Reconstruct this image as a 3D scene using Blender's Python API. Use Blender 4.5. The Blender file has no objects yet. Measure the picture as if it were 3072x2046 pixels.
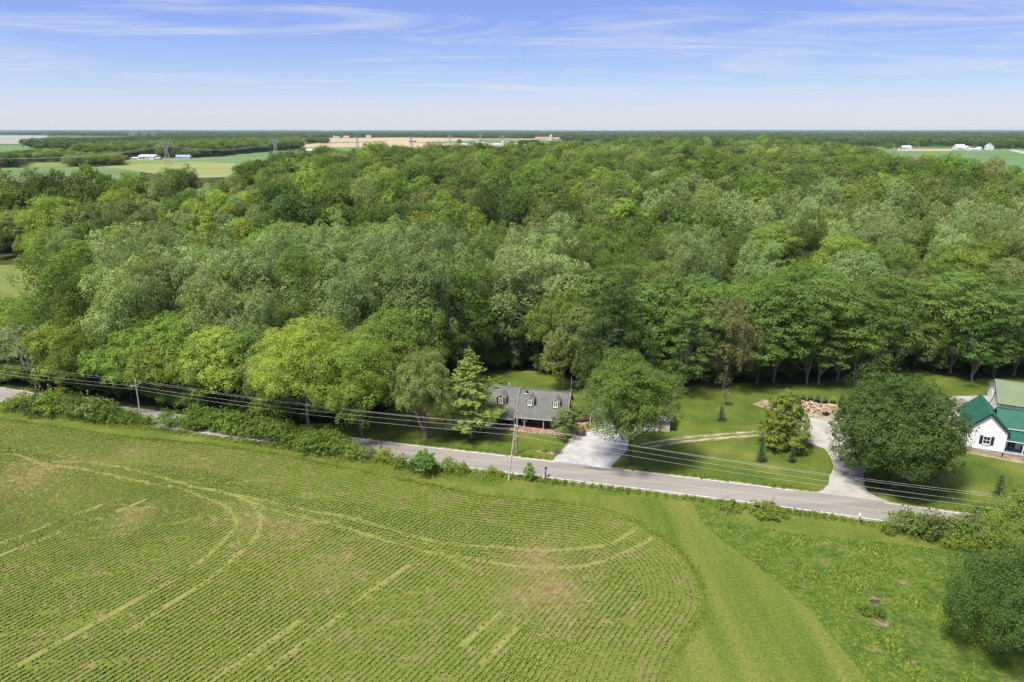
import bpy, math, random
import numpy as np
from mathutils import Vector, Matrix
from mathutils.geometry import tessellate_polygon

R = math.radians
random.seed(7)
RNG = np.random.default_rng(11)
SC = bpy.context.scene
COL = SC.collection

# ------------------------------------------------------------------ camera
CAM_H = 60.0
FPX = 683.0                                   # focal length in pixels of a 1024 wide picture
PITCH = math.atan(211.0 / FPX)
cam_d = bpy.data.cameras.new('camera')
cam = bpy.data.objects.new('camera', cam_d)
COL.objects.link(cam)
cam_d.sensor_width = 36.0
cam_d.lens = 36.0 * FPX / 1024.0
cam_d.clip_start = 0.5
cam_d.clip_end = 60000.0
cam.location = (0, 0, CAM_H)
cam.rotation_euler = (math.pi / 2 - PITCH, 0, 0)
SC.camera = cam

# ------------------------------------------------------------------ sky, sun, exposure
SUN_EL, SUN_AZ = R(61), R(228)                # azimuth clockwise from +Y: high, to the left of the camera
world = bpy.data.worlds.new('World')
SC.world = world
world.use_nodes = True
nt = world.node_tree
nt.nodes.clear()
N = nt.nodes.new
L = nt.links.new
out = N('ShaderNodeOutputWorld')
bg = N('ShaderNodeBackground')
bg.inputs[1].default_value = 1.0
sky = N('ShaderNodeTexSky')
sky.sky_type = 'NISHITA'
sky.sun_disc = False
sky.sun_elevation = SUN_EL
sky.sun_rotation = SUN_AZ
sky.altitude = 200
sky.air_density = 1.0
sky.dust_density = 0.6
sky.ozone_density = 2.0
tc = N('ShaderNodeTexCoord')
sep = N('ShaderNodeSeparateXYZ')
L(tc.outputs['Generated'], sep.inputs[0])
ramp = N('ShaderNodeValToRGB')
L(sep.outputs['Z'], ramp.inputs[0])
cr = ramp.color_ramp
stops = [(0.0, (.415, .43, .50)), (0.022, (.39, .425, .525)), (0.05, (.31, .385, .555)), (0.085, (.215, .305, .575)),
         (0.13, (.15, .218, .555)), (0.18, (.13, .195, .535)), (0.40, (.18, .235, .48)), (1.0, (.33, .365, .45))]
cr.elements[0].position, cr.elements[0].color = stops[0][0], (*stops[0][1], 1)
cr.elements[1].position, cr.elements[1].color = stops[-1][0], (*stops[-1][1], 1)
for p_, c_ in stops[1:-1]:
    e_ = cr.elements.new(p_)
    e_.color = (*c_, 1)
skm = N('ShaderNodeMix')
skm.data_type = 'RGBA'
skm.blend_type = 'MULTIPLY'
skm.inputs[0].default_value = 1
skm.inputs[7].default_value = (.10, .10, .10, 1)
L(sky.outputs[0], skm.inputs[6])
mx = N('ShaderNodeMix')
mx.data_type = 'RGBA'
mx.inputs[0].default_value = 0.22
L(ramp.outputs[0], mx.inputs[6])
L(skm.outputs[2], mx.inputs[7])
# thin cirrus on a high layer: direction projected on a plane overhead
addz = N('ShaderNodeMath'); addz.operation = 'ADD'; addz.inputs[1].default_value = 0.035
L(sep.outputs['Z'], addz.inputs[0])
mxz = N('ShaderNodeMath'); mxz.operation = 'MAXIMUM'; mxz.inputs[1].default_value = 0.03
L(addz.outputs[0], mxz.inputs[0])
dvx = N('ShaderNodeMath'); dvx.operation = 'DIVIDE'
dvy = N('ShaderNodeMath'); dvy.operation = 'DIVIDE'
L(sep.outputs['X'], dvx.inputs[0]); L(mxz.outputs[0], dvx.inputs[1])
L(sep.outputs['Y'], dvy.inputs[0]); L(mxz.outputs[0], dvy.inputs[1])
cmb = N('ShaderNodeCombineXYZ')
L(dvx.outputs[0], cmb.inputs[0]); L(dvy.outputs[0], cmb.inputs[1])
mp = N('ShaderNodeMapping')
mp.inputs['Rotation'].default_value = (0, 0, R(20))
mp.inputs['Scale'].default_value = (0.42, 0.80, 1)
mp.inputs['Location'].default_value = (1.3, 4.2, 0)
L(cmb.outputs[0], mp.inputs[0])
nz = N('ShaderNodeTexNoise')
nz.inputs['Scale'].default_value = 0.75
nz.inputs['Detail'].default_value = 9
nz.inputs['Roughness'].default_value = 0.62
nz.inputs['Distortion'].default_value = 1.4
L(mp.outputs[0], nz.inputs['Vector'])
cl = N('ShaderNodeValToRGB')
cl.color_ramp.elements[0].position = 0.48
cl.color_ramp.elements[1].position = 0.74
cl.color_ramp.elements[0].color = (0, 0, 0, 1)
cl.color_ramp.elements[1].color = (.85, .85, .85, 1)
L(nz.outputs[0], cl.inputs[0])
mc = N('ShaderNodeMix')
mc.data_type = 'RGBA'
mc.inputs[7].default_value = (.44, .465, .53, 1)
L(cl.outputs[0], mc.inputs[0])
L(mx.outputs[2], mc.inputs[6])
L(mc.outputs[2], bg.inputs[0])
L(bg.outputs[0], out.inputs[0])

sun_d = bpy.data.lights.new('sun', 'SUN')
sun = bpy.data.objects.new('sun', sun_d)
COL.objects.link(sun)
sun_d.energy = 4.5
sun_d.angle = R(11)
sun_d.color = (1.0, .94, .83)
sdir = Vector((math.sin(SUN_AZ) * math.cos(SUN_EL), math.cos(SUN_AZ) * math.cos(SUN_EL), math.sin(SUN_EL)))
sun.rotation_euler = (-sdir).to_track_quat('-Z', 'Y').to_euler()

SC.view_settings.view_transform = 'Standard'
SC.view_settings.look = 'None'
SC.view_settings.exposure = 0.70
SC.view_settings.gamma = 1.0
SC.cycles.max_bounces = 5
SC.cycles.diffuse_bounces = 3
SC.cycles.glossy_bounces = 2
SC.cycles.transmission_bounces = 3
SC.cycles.transparent_max_bounces = 4
SC.cycles.volume_bounces = 1
SC.cycles.use_denoising = True
SC.cycles.denoiser = 'OPENIMAGEDENOISE'

# ------------------------------------------------------------------ helpers
def P(x, y, z=0.0):
    """ground point seen at a place of the 3072 x 2046 photograph"""
    u = (x / 3 - 512) / FPX
    v = (341 - y / 3) / FPX
    fy = math.cos(PITCH) + v * math.sin(PITCH)
    fz = -math.sin(PITCH) + v * math.cos(PITCH)
    t = (z - CAM_H) / fz
    return (u * t, fy * t, z)

def P2(x, y):
    return P(x, y)[:2]

RISE0, RISE1, UPLAND = 180.0, 430.0, 17.0      # the house stands in a shallow valley, the fields beyond lie higher
def E(Y):
    t = np.clip((np.asarray(Y, float) - RISE0) / (RISE1 - RISE0), 0, 1)
    return UPLAND * t * t * (3 - 2 * t)

def PT(x, y):
    """point of the rising ground seen at a place of the photograph"""
    lo, hi = 100.0, 30000.0
    u = (x / 3 - 512) / FPX
    v = (341 - y / 3) / FPX
    fy = math.cos(PITCH) + v * math.sin(PITCH)
    fz = -math.sin(PITCH) + v * math.cos(PITCH)
    for _ in range(60):
        mid = math.sqrt(lo * hi)
        if CAM_H + fz / fy * mid > float(E(mid)): lo = mid
        else: hi = mid
    return (u / fy * lo, lo, float(E(lo)))

def to_px(X, Y, Z=0.0):
    dz = Z - CAM_H
    c = Y * math.cos(PITCH) - dz * math.sin(PITCH)
    up = Y * math.sin(PITCH) + dz * math.cos(PITCH)
    return 3 * (512 + FPX * X / c), 3 * (341 - FPX * up / c)

def np_mesh(name, V, F, mats=(), smooth=False, mat_idx=None):
    """V (n,3) array, F (m,k) array with k = 3 or 4"""
    me = bpy.data.meshes.new(name)
    V = np.asarray(V, dtype=np.float32)
    F = np.asarray(F, dtype=np.int32)
    k = F.shape[1]
    me.vertices.add(len(V))
    me.vertices.foreach_set('co', V.ravel())
    me.loops.add(F.size)
    me.loops.foreach_set('vertex_index', F.ravel())
    me.polygons.add(len(F))
    me.polygons.foreach_set('loop_start', np.arange(0, F.size, k, dtype=np.int32))
    if mat_idx is not None:
        me.polygons.foreach_set('material_index', np.asarray(mat_idx, dtype=np.int32))
    if smooth:
        me.polygons.foreach_set('use_smooth', np.ones(len(F), dtype=bool))
    for m in mats:
        me.materials.append(m)
    me.update(calc_edges=True)
    me.validate()
    return me

class MB:
    def __init__(s):
        s.v, s.f = [], []
    def add(s, vs, fs):
        o = len(s.v)
        s.v += [tuple(v) for v in vs]
        s.f += [tuple(i + o for i in f) for f in fs]
        return s
    def box(s, c, d, rz=0.0):
        x, y, z = c
        a, b, e = d[0] / 2, d[1] / 2, d[2] / 2
        cs, sn = math.cos(rz), math.sin(rz)
        vs = []
        for k in (-e, e):
            for i, j in ((-a, -b), (a, -b), (a, b), (-a, b)):
                vs.append((x + i * cs - j * sn, y + i * sn + j * cs, z + k))
        return s.add(vs, [(3, 2, 1, 0), (4, 5, 6, 7), (0, 1, 5, 4), (1, 2, 6, 5), (2, 3, 7, 6), (3, 0, 4, 7)])
    def beam(s, p0, p1, w, h=None, up=(0, 0, 1)):
        h = h or w
        p0, p1 = Vector(p0), Vector(p1)
        d = (p1 - p0).normalized()
        u = Vector(up)
        if abs(d.dot(u)) > .98:
            u = Vector((1, 0, 0))
        sx = d.cross(u).normalized()
        sy = sx.cross(d).normalized()
        vs = []
        for p in (p0, p1):
            for i, j in ((-1, -1), (1, -1), (1, 1), (-1, 1)):
                vs.append(p + sx * (i * w / 2) + sy * (j * h / 2))
        return s.add(vs, [(0, 1, 2, 3), (7, 6, 5, 4), (0, 4, 5, 1), (1, 5, 6, 2), (2, 6, 7, 3), (3, 7, 4, 0)])
    def tube(s, pts, rad, n=8, cap=True):
        pts = [Vector(p) for p in pts]
        rad = rad if hasattr(rad, '__len__') else [rad] * len(pts)
        o = len(s.v)
        for i, p in enumerate(pts):
            d = (pts[min(i + 1, len(pts) - 1)] - pts[max(i - 1, 0)]).normalized()
            u = Vector((1, 0, 0)) if abs(d.x) < .8 else Vector((0, 1, 0))
            a = d.cross(u).normalized()
            b = d.cross(a).normalized()
            for k in range(n):
                t = 2 * math.pi * k / n
                s.v.append(tuple(p + (a * math.cos(t) + b * math.sin(t)) * rad[i]))
        for i in range(len(pts) - 1):
            for k in range(n):
                k2 = (k + 1) % n
                s.f.append((o + i * n + k, o + i * n + k2, o + (i + 1) * n + k2, o + (i + 1) * n + k))
        if cap:
            s.f.append(tuple(o + k for k in range(n))[::-1])
            s.f.append(tuple(o + (len(pts) - 1) * n + k for k in range(n)))
        return s
    def slab(s, quad, th, dirn=None):
        """thick slab below a quad (4 points)"""
        q = [Vector(p) for p in quad]
        n = Vector(dirn) if dirn else (q[1] - q[0]).cross(q[3] - q[0]).normalized()
        b = [p - n * th for p in q]
        k = len(q)
        fs = [tuple(range(k)), tuple(range(2 * k - 1, k - 1, -1))]
        for i in range(k):
            j = (i + 1) % k
            fs.append((i, k + i, k + j, j))
        return s.add(q + b, fs)
    def prism(s, poly, p_off):
        """closed polygon (3-D points) pushed by a vector"""
        q = [Vector(p) for p in poly]
        b = [p + Vector(p_off) for p in q]
        k = len(q)
        fs = [tuple(range(k)), tuple(range(2 * k - 1, k - 1, -1))]
        for i in range(k):
            j = (i + 1) % k
            fs.append((i, k + i, k + j, j))
        return s.add(q + b, fs)
    def lathe(s, prof, n=12, c=(0, 0, 0)):
        o = len(s.v)
        for r, z in prof:
            for k in range(n):
                t = 2 * math.pi * k / n
                s.v.append((c[0] + r * math.cos(t), c[1] + r * math.sin(t), c[2] + z))
        for i in range(len(prof) - 1):
            for k in range(n):
                k2 = (k + 1) % n
                s.f.append((o + i * n + k, o + i * n + k2, o + (i + 1) * n + k2, o + (i + 1) * n + k))
        return s
    def mesh(s, name, mat=None, smooth=False):
        me = bpy.data.meshes.new(name)
        me.from_pydata(s.v, [], s.f)
        if mat:
            me.materials.append(mat)
        if smooth:
            me.polygons.foreach_set('use_smooth', [True] * len(me.polygons))
        me.update()
        return me
    def build(s, name, mat, parent=None, smooth=False):
        return link(name, s.mesh(name, mat, smooth), parent)

def link(name, data, parent=None):
    o = bpy.data.objects.new(name, data)
    COL.objects.link(o)
    if parent is not None:
        o.parent = parent
    return o

def tag(o, label=None, cat=None, group=None, kind=None):
    if label: o['label'] = label
    if cat: o['category'] = cat
    if group: o['group'] = group
    if kind: o['kind'] = kind
    return o

def thing(name, label, cat, loc=(0, 0, 0), rz=0.0, group=None):
    o = bpy.data.objects.new(name, None)
    COL.objects.link(o)
    o.empty_display_size = 0.5
    o.location = loc
    o.rotation_euler = (0, 0, rz)
    return tag(o, label, cat, group)

# ------------------------------------------------------------------ materials
def mat_new(name):
    m = bpy.data.materials.new(name)
    m.use_nodes = True
    t = m.node_tree
    t.nodes.clear()
    o = t.nodes.new('ShaderNodeOutputMaterial')
    return m, t, o

def noise_mat(name, cols, scale=1.0, detail=5, rough=.9, bump=0.0, bscale=None, spec=.15, pos=(.3, .7), stretch=None, scale2=None, amt2=.0, metal=0.0, coord='Object', bdist=.05):
    """colours blended by noise, optional fine second noise and bump"""
    m, t, o = mat_new(name)
    b = t.nodes.new('ShaderNodeBsdfPrincipled')
    b.inputs['Roughness'].default_value = rough
    b.inputs['Specular IOR Level'].default_value = spec
    b.inputs['Metallic'].default_value = metal
    c = t.nodes.new('ShaderNodeTexCoord')
    mpn = t.nodes.new('ShaderNodeMapping')
    t.links.new(c.outputs[coord], mpn.inputs[0])
    if stretch:
        mpn.inputs['Scale'].default_value = stretch[:3]
        if len(stretch) > 3:
            mpn.inputs['Rotation'].default_value = (0, 0, stretch[3])
    n = t.nodes.new('ShaderNodeTexNoise')
    n.inputs['Scale'].default_value = scale
    n.inputs['Detail'].default_value = detail
    t.links.new(mpn.outputs[0], n.inputs['Vector'])
    r = t.nodes.new('ShaderNodeValToRGB')
    e = r.color_ramp.elements
    k = len(cols)
    for i, cc in enumerate(cols):
        p_ = pos[0] + (pos[1] - pos[0]) * i / max(1, k - 1)
        if i == 0: q = e[0]
        elif i == k - 1: q = e[-1]
        else: q = e.new(p_)
        q.position = p_
        q.color = (*cc, 1)
    t.links.new(n.outputs[0], r.inputs[0])
    col = r.outputs[0]
    if scale2:
        n2 = t.nodes.new('ShaderNodeTexNoise')
        n2.inputs['Scale'].default_value = scale2
        n2.inputs['Detail'].default_value = 4
        t.links.new(c.outputs[coord], n2.inputs['Vector'])
        mr = t.nodes.new('ShaderNodeMapRange')
        mr.inputs[1].default_value = .3
        mr.inputs[2].default_value = .7
        mr.inputs[3].default_value = 1 - amt2
        mr.inputs[4].default_value = 1 + amt2
        t.links.new(n2.outputs[0], mr.inputs[0])
        ml = t.nodes.new('ShaderNodeVectorMath')
        ml.operation = 'SCALE'
        t.links.new(col, ml.inputs[0])
        t.links.new(mr.outputs[0], ml.inputs['Scale'])
        col = ml.outputs[0]
    t.links.new(col, b.inputs['Base Color'])
    if bump:
        n3 = t.nodes.new('ShaderNodeTexNoise')
        n3.inputs['Scale'].default_value = bscale or scale * 4
        n3.inputs['Detail'].default_value = 4
        t.links.new(c.outputs[coord], n3.inputs['Vector'])
        bp = t.nodes.new('ShaderNodeBump')
        bp.inputs['Strength'].default_value = bump
        bp.inputs['Distance'].default_value = bdist
        t.links.new(n3.outputs[0], bp.inputs['Height'])
        t.links.new(bp.outputs[0], b.inputs['Normal'])
    t.links.new(b.outputs[0], o.inputs[0])
    return m

def leaf_mat(name, a, b_, transl=.30, hue=.035, gloss=.05):
    """leaf colour runs between two tones per leaf and shifts per plant; thin leaves let light through"""
    m, t, o = mat_new(name)
    g = t.nodes.new('ShaderNodeNewGeometry')
    oi = t.nodes.new('ShaderNodeObjectInfo')
    mixc = t.nodes.new('ShaderNodeMix'); mixc.data_type = 'RGBA'
    mixc.inputs[6].default_value = (*a, 1)
    mixc.inputs[7].default_value = (*b_, 1)
    t.links.new(g.outputs['Random Per Island'], mixc.inputs[0])
    hs = t.nodes.new('ShaderNodeHueSaturation')
    mr = t.nodes.new('ShaderNodeMapRange')
    mr.inputs[3].default_value = .5 - hue * .4
    mr.inputs[4].default_value = .5 + hue * .45
    t.links.new(oi.outputs['Random'], mr.inputs[0])
    t.links.new(mr.outputs[0], hs.inputs['Hue'])
    wn = t.nodes.new('ShaderNodeTexWhiteNoise'); wn.noise_dimensions = '1D'
    t.links.new(oi.outputs['Random'], wn.inputs['W'])
    mv = t.nodes.new('ShaderNodeMapRange')
    mv.inputs[3].default_value = .78
    mv.inputs[4].default_value = 1.28
    t.links.new(wn.outputs['Value'], mv.inputs[0])
    t.links.new(mv.outputs[0], hs.inputs['Value'])
    t.links.new(mixc.outputs[2], hs.inputs['Color'])
    d = t.nodes.new('ShaderNodeBsdfPrincipled')
    d.inputs['Roughness'].default_value = .55
    d.inputs['Specular IOR Level'].default_value = gloss
    t.links.new(hs.outputs[0], d.inputs['Base Color'])
    tr = t.nodes.new('ShaderNodeBsdfTranslucent')
    tm = t.nodes.new('ShaderNodeMix'); tm.data_type = 'RGBA'; tm.blend_type = 'MULTIPLY'
    tm.inputs[0].default_value = 1
    tm.inputs[7].default_value = (1.5, 1.35, .6, 1)
    t.links.new(hs.outputs[0], tm.inputs[6])
    t.links.new(tm.outputs[2], tr.inputs[0])
    ms = t.nodes.new('ShaderNodeMixShader')
    ms.inputs[0].default_value = transl
    t.links.new(d.outputs[0], ms.inputs[1])
    t.links.new(tr.outputs[0], ms.inputs[2])
    t.links.new(ms.outputs[0], o.inputs[0])
    return m

M = {}
M['lawn'] = noise_mat('lawn', [(.048, .084, .012), (.072, .108, .015), (.098, .126, .020), (.145, .150, .036)], .12, 8, bump=.5, bscale=3.5, scale2=2.2, amt2=.22, bdist=.12)
M['verge'] = noise_mat('verge', [(.066, .105, .014), (.102, .132, .021), (.14, .15, .032)], .16, 6, bump=.5, bscale=3.0, scale2=2.6, amt2=.25, bdist=.15)
M['mown'] = noise_mat('mown', [(.056, .098, .012), (.092, .128, .017), (.125, .146, .026), (.165, .168, .046)], .42, 9, bump=.5, bscale=4, stretch=(.7, .06, 1, R(-8)), scale2=2.6, amt2=.28, bdist=.12, pos=(.26, .76))
M['meadow'] = noise_mat('meadow', [(.045, .085, .012), (.07, .115, .016), (.11, .14, .03)], .45, 8, bump=.8, bscale=1.8, scale2=1.6, amt2=.35, bdist=.3)
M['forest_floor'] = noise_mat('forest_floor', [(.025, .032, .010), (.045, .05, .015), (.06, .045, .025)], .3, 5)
M['country'] = noise_mat('country', [(.06, .10, .025), (.09, .125, .035), (.13, .15, .05)], .004, 5)
M['asphalt'] = noise_mat('asphalt', [(.20, .182, .168), (.245, .225, .21), (.285, .262, .245)], .25, 8, rough=.85, bump=.12, bscale=30, stretch=(.18, 1.6, 1, R(-14)), scale2=9, amt2=.08, bdist=.01)
M['line_white'] = noise_mat('line_white', [(.62, .60, .55), (.78, .77, .73)], .8, 4, rough=.6, pos=(.35, .55))
M['line_yellow'] = noise_mat('line_yellow', [(.33, .285, .20), (.44, .35, .16)], .9, 4, rough=.6)
M['white_gravel'] = noise_mat('white_gravel', [(.29, .285, .285), (.36, .352, .35), (.42, .412, .41)], .5, 9, bump=.6, bscale=9, scale2=7, amt2=.16, bdist=.06)
M['tan_gravel'] = noise_mat('tan_gravel', [(.27, .25, .22), (.35, .33, .30), (.40, .38, .35)], .3, 8, bump=.45, bscale=9, scale2=6, amt2=.14, bdist=.05)
M['track_gravel'] = noise_mat('track_gravel', [(.13, .145, .04), (.28, .25, .18), (.36, .32, .25)], .6, 7, pos=(.36, .62), bump=.4, bscale=8)
M['dirt'] = noise_mat('dirt', [(.17, .125, .075), (.26, .205, .135), (.35, .29, .205)], .5, 6, bump=.4, bscale=5)
M['bare'] = noise_mat('bare', [(.10, .10, .035), (.17, .125, .07), (.25, .19, .12)], 1.2, 6, bump=.4, bscale=5)
M['mulch'] = noise_mat('mulch', [(.26, .17, .10), (.38, .27, .18)], .8, 5, bump=.4, bscale=8)
M['soy_far'] = noise_mat('soy_far', [(.085, .15, .055), (.105, .175, .065), (.12, .185, .075)], .012, 4, stretch=(.3, 1, 1))
M['grass_far'] = noise_mat('grass_far', [(.13, .18, .04), (.17, .21, .06)], .012, 4, stretch=(.3, 1, 1))
M['clearing'] = noise_mat('clearing', [(.10, .145, .032), (.14, .17, .045), (.18, .185, .06)], .05, 5, stretch=(.4, 1, 1))
M['wheat_far'] = noise_mat('wheat_far', [(.34, .26, .155), (.41, .32, .20)], .01, 4, stretch=(.2, 1, 1))
M['hay_far'] = noise_mat('hay_far', [(.165, .205, .065), (.235, .245, .09)], .02, 4, stretch=(.3, 1, 1))
M['panel_far'] = noise_mat('panel_far', [(.20, .22, .24), (.28, .29, .30)], .02, 3)
M['bark'] = noise_mat('bark', [(.12, .105, .09), (.19, .17, .15), (.25, .225, .20)], 1.6, 6, stretch=(1, 1, .25), bump=.5, bscale=8)
M['bark_dark'] = noise_mat('bark_dark', [(.05, .042, .035), (.09, .078, .066)], 1.6, 6, stretch=(1, 1, .25), bump=.5, bscale=8)
M['bark_pale'] = noise_mat('bark_pale', [(.22, .19, .15), (.42, .39, .34), (.52, .50, .45)], .9, 6, stretch=(1, 1, .4))
M['bark_red'] = noise_mat('bark_red', [(.17, .12, .09), (.29, .22, .17)], 1.8, 6, stretch=(1, 1, .15), bump=.5, bscale=8)
LEAF = {
    'deep': leaf_mat('leaf_deep', (0.066, 0.113, 0.026), (0.107, 0.164, 0.042)),
    'green': leaf_mat('leaf_green', (0.098, 0.167, 0.034), (0.162, 0.243, 0.052)),
    'fresh': leaf_mat('leaf_fresh', (0.139, 0.232, 0.038), (0.214, 0.315, 0.058)),
    'gold': leaf_mat('leaf_gold', (0.180, 0.260, 0.042), (0.289, 0.373, 0.067)),
    'pale': leaf_mat('leaf_pale', (0.168, 0.241, 0.085), (0.281, 0.369, 0.144)),
    'silver': leaf_mat('leaf_silver', (0.188, 0.242, 0.121), (0.321, 0.387, 0.213)),
    'olive': leaf_mat('leaf_olive', (0.140, 0.185, 0.055), (0.215, 0.267, 0.086)),
    'locust': leaf_mat('leaf_locust', (0.091, 0.168, 0.038), (0.160, 0.256, 0.062)),
    'maple': leaf_mat('leaf_maple', (0.076, 0.130, 0.034), (0.141, 0.208, 0.056)),
    'tulip': leaf_mat('leaf_tulip', (.034, .078, .020), (.125, .190, .060), hue=.0),
    'pine': leaf_mat('leaf_pine', (0.139, 0.208, 0.046), (0.244, 0.316, 0.068), transl=.12),
    'spruce': leaf_mat('leaf_spruce', (0.058, 0.107, 0.042), (0.102, 0.162, 0.065), transl=.1),
    'brown': leaf_mat('leaf_brown', (0.135, 0.145, 0.054), (0.228, 0.233, 0.102), hue=.0),
    'shrub': leaf_mat('leaf_shrub', (0.113, 0.183, 0.034), (0.194, 0.271, 0.052)),
    'weed': leaf_mat('leaf_weed', (0.159, 0.235, 0.034), (0.258, 0.332, 0.061)),
    'kale': leaf_mat('leaf_kale', (0.108, 0.167, 0.091), (0.190, 0.259, 0.155)),
    'lime': leaf_mat('leaf_lime', (0.172, 0.237, 0.035), (0.299, 0.358, 0.071), hue=.0),
    'flower': leaf_mat('leaf_flower', (0.750, 0.720, 0.600), (0.850, 0.830, 0.750)),
}
for k_ in LEAF:
    M['leaf_' + k_] = LEAF[k_]

# ------------------------------------------------------------------ ground sheets
def resample(pts, step, closed=False):
    pts = [np.array(p[:2], float) for p in pts]
    if closed: pts = pts + [pts[0]]
    out_ = []
    for a, b in zip(pts[:-1], pts[1:]):
        n = max(1, int(np.linalg.norm(b - a) / step))
        for i in range(n):
            out_.append(a + (b - a) * i / n)
    if not closed: out_.append(pts[-1])
    return np.array(out_)

def smooth_line(pts, step=1.0):
    """Catmull-Rom through the points"""
    p = [np.array(q[:2], float) for q in pts]
    p = [2 * p[0] - p[1]] + p + [2 * p[-1] - p[-2]]
    out_ = []
    for i in range(1, len(p) - 2):
        a, b, c, d = p[i - 1:i + 3]
        n = max(2, int(np.linalg.norm(c - b) / step))
        for k in range(n):
            t = k / n
            out_.append(.5 * ((2 * b) + (-a + c) * t + (2 * a - 5 * b + 4 * c - d) * t * t + (-a + 3 * b - 3 * c + d) * t ** 3))
    out_.append(p[-2])
    return np.array(out_)

def sheet(name, pts, z, mat, step=1.0, jit=0.0, seed=1, kind='structure'):
    rs = np.random.default_rng(seed)
    q = resample(pts, step, True) if step else np.array([p[:2] for p in pts])
    if jit:
        j = rs.normal(0, 1, (len(q), 2))
        j = (j + np.roll(j, 1, 0) + np.roll(j, -1, 0)) / 1.7
        q = q + j * jit
    poly = [Vector((a, b, 0)) for a, b in q]
    tri = tessellate_polygon([poly])
    me = bpy.data.meshes.new(name)
    me.from_pydata([(a, b, z) for a, b in q], [], [tuple(t) for t in tri])
    me.materials.append(mat)
    me.update()
    # keep normals up
    if len(me.polygons) and sum(p.normal.z * p.area for p in me.polygons) < 0:
        me.flip_normals()
    return tag(link(name, me), kind=kind)

def strip(name, line, w0, w1, z, mat, kind='structure', jit=0.0, seed=1):
    """ribbon between two offsets of a line"""
    ln = np.asarray(line)
    d = np.gradient(ln, axis=0)
    d /= np.linalg.norm(d, axis=1)[:, None]
    nrm = np.stack([-d[:, 1], d[:, 0]], 1)
    rs = np.random.default_rng(seed)
    ja = rs.normal(0, jit, len(ln)) if jit else 0
    jb = rs.normal(0, jit, len(ln)) if jit else 0
    a = ln + nrm * (w0 + ja if not jit else (w0 + ja)[:, None])
    b = ln + nrm * (w1 + jb if not jit else (w1 + jb)[:, None])
    V = np.concatenate([np.c_[a, np.full(len(a), z)], np.c_[b, np.full(len(b), z)]])
    n = len(ln)
    i = np.arange(n - 1)
    F = np.stack([i, i + 1, n + i + 1, n + i], 1)
    if w1 > w0: pass
    else: F = F[:, ::-1]
    return tag(link(name, np_mesh(name, V, F, [mat])), kind=kind)

def in_poly(x, y, poly):
    x = np.asarray(x, float); y = np.asarray(y, float)
    ins = np.zeros(x.shape, bool)
    n = len(poly)
    j = n - 1
    for i in range(n):
        xi, yi = poly[i][0], poly[i][1]
        xj, yj = poly[j][0], poly[j][1]
        c = ((yi > y) != (yj > y)) & (x < (xj - xi) * (y - yi) / ((yj - yi) if abs(yj - yi) > 1e-9 else 1e-9) + xi)
        ins ^= c
        j = i
    return ins

def dist_line(x, y, line):
    """distance from points to a polyline"""
    x = np.asarray(x, float); y = np.asarray(y, float)
    best = np.full(x.shape, 1e9)
    ln = np.asarray(line)
    for a, b in zip(ln[:-1], ln[1:]):
        d = b - a
        l2 = max(1e-9, d @ d)
        t = np.clip(((x - a[0]) * d[0] + (y - a[1]) * d[1]) / l2, 0, 1)
        best = np.minimum(best, np.hypot(x - a[0] - t * d[0], y - a[1] - t * d[1]))
    return best

# the whole countryside as one sheet
def valley(name, x0, x1, ys, dz, mat):
    """sheet that follows the rise of the ground"""
    ys = np.asarray(ys, float)
    n = len(ys)
    V = np.concatenate([np.c_[np.full(n, x0), ys, E(ys) + dz], np.c_[np.full(n, x1), ys, E(ys) + dz]])
    i = np.arange(n - 1)
    F = np.stack([i, n + i, n + i + 1, i + 1], 1)
    return tag(link(name, np_mesh(name, V, F, [mat], True)), kind='structure')
valley('ground', -30000, 30000, [-400, 0, 100, 170] + list(np.arange(180, 440, 8)) + [450, 700, 1500, 4000, 10000, 30000], -.02, M['country'])
# near grassland
sheet('grass_verge', [(-330, 20), (260, 20), (260, 178), (-330, 178)], 0.0, M['verge'], step=0)

# road: white edge line on the house side as read from the photograph
ROAD_UP = smooth_line([(-215, 189), (-170, 171.5), (-124.8, 155.7), (-86.2, 142.9), (-33.3, 127.4), (3.4, 117.9), (39.4, 108.6), (62.7, 101.9), (90, 93.2), (140, 77), (200, 58)], 1.5)
ROAD_W = 6.2
ROAD_MID = None
dd_ = np.gradient(ROAD_UP, axis=0); dd_ /= np.linalg.norm(dd_, axis=1)[:, None]
ROAD_N = np.stack([-dd_[:, 1], dd_[:, 0]], 1)
ROAD_MID = ROAD_UP - ROAD_N * ROAD_W / 2
strip('road', ROAD_MID, -ROAD_W / 2 - .35, ROAD_W / 2 + .35, .024, M['asphalt'], jit=.03)
strip('road_shoulder', ROAD_MID, -ROAD_W / 2 - .75, ROAD_W / 2 + .6, .012, M['track_gravel'], jit=.10)
def keep(line, lo, hi): return line[(line[:, 0] > lo) & (line[:, 0] < hi)]
for lo, hi in ((-220, 7.6), (19, 49), (61.5, 220)):
    strip('edge_line', keep(ROAD_MID, lo, hi), ROAD_W / 2 - .07, ROAD_W / 2 + .07, .030, M['line_white'])
strip('edge_line', ROAD_MID, -ROAD_W / 2 - .07, -ROAD_W / 2 + .07, .030, M['line_white'])
for o_ in (-.16, .16):
    strip('centre_line', ROAD_MID, o_ - .05, o_ + .05, .030, M['line_yellow'])

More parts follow.
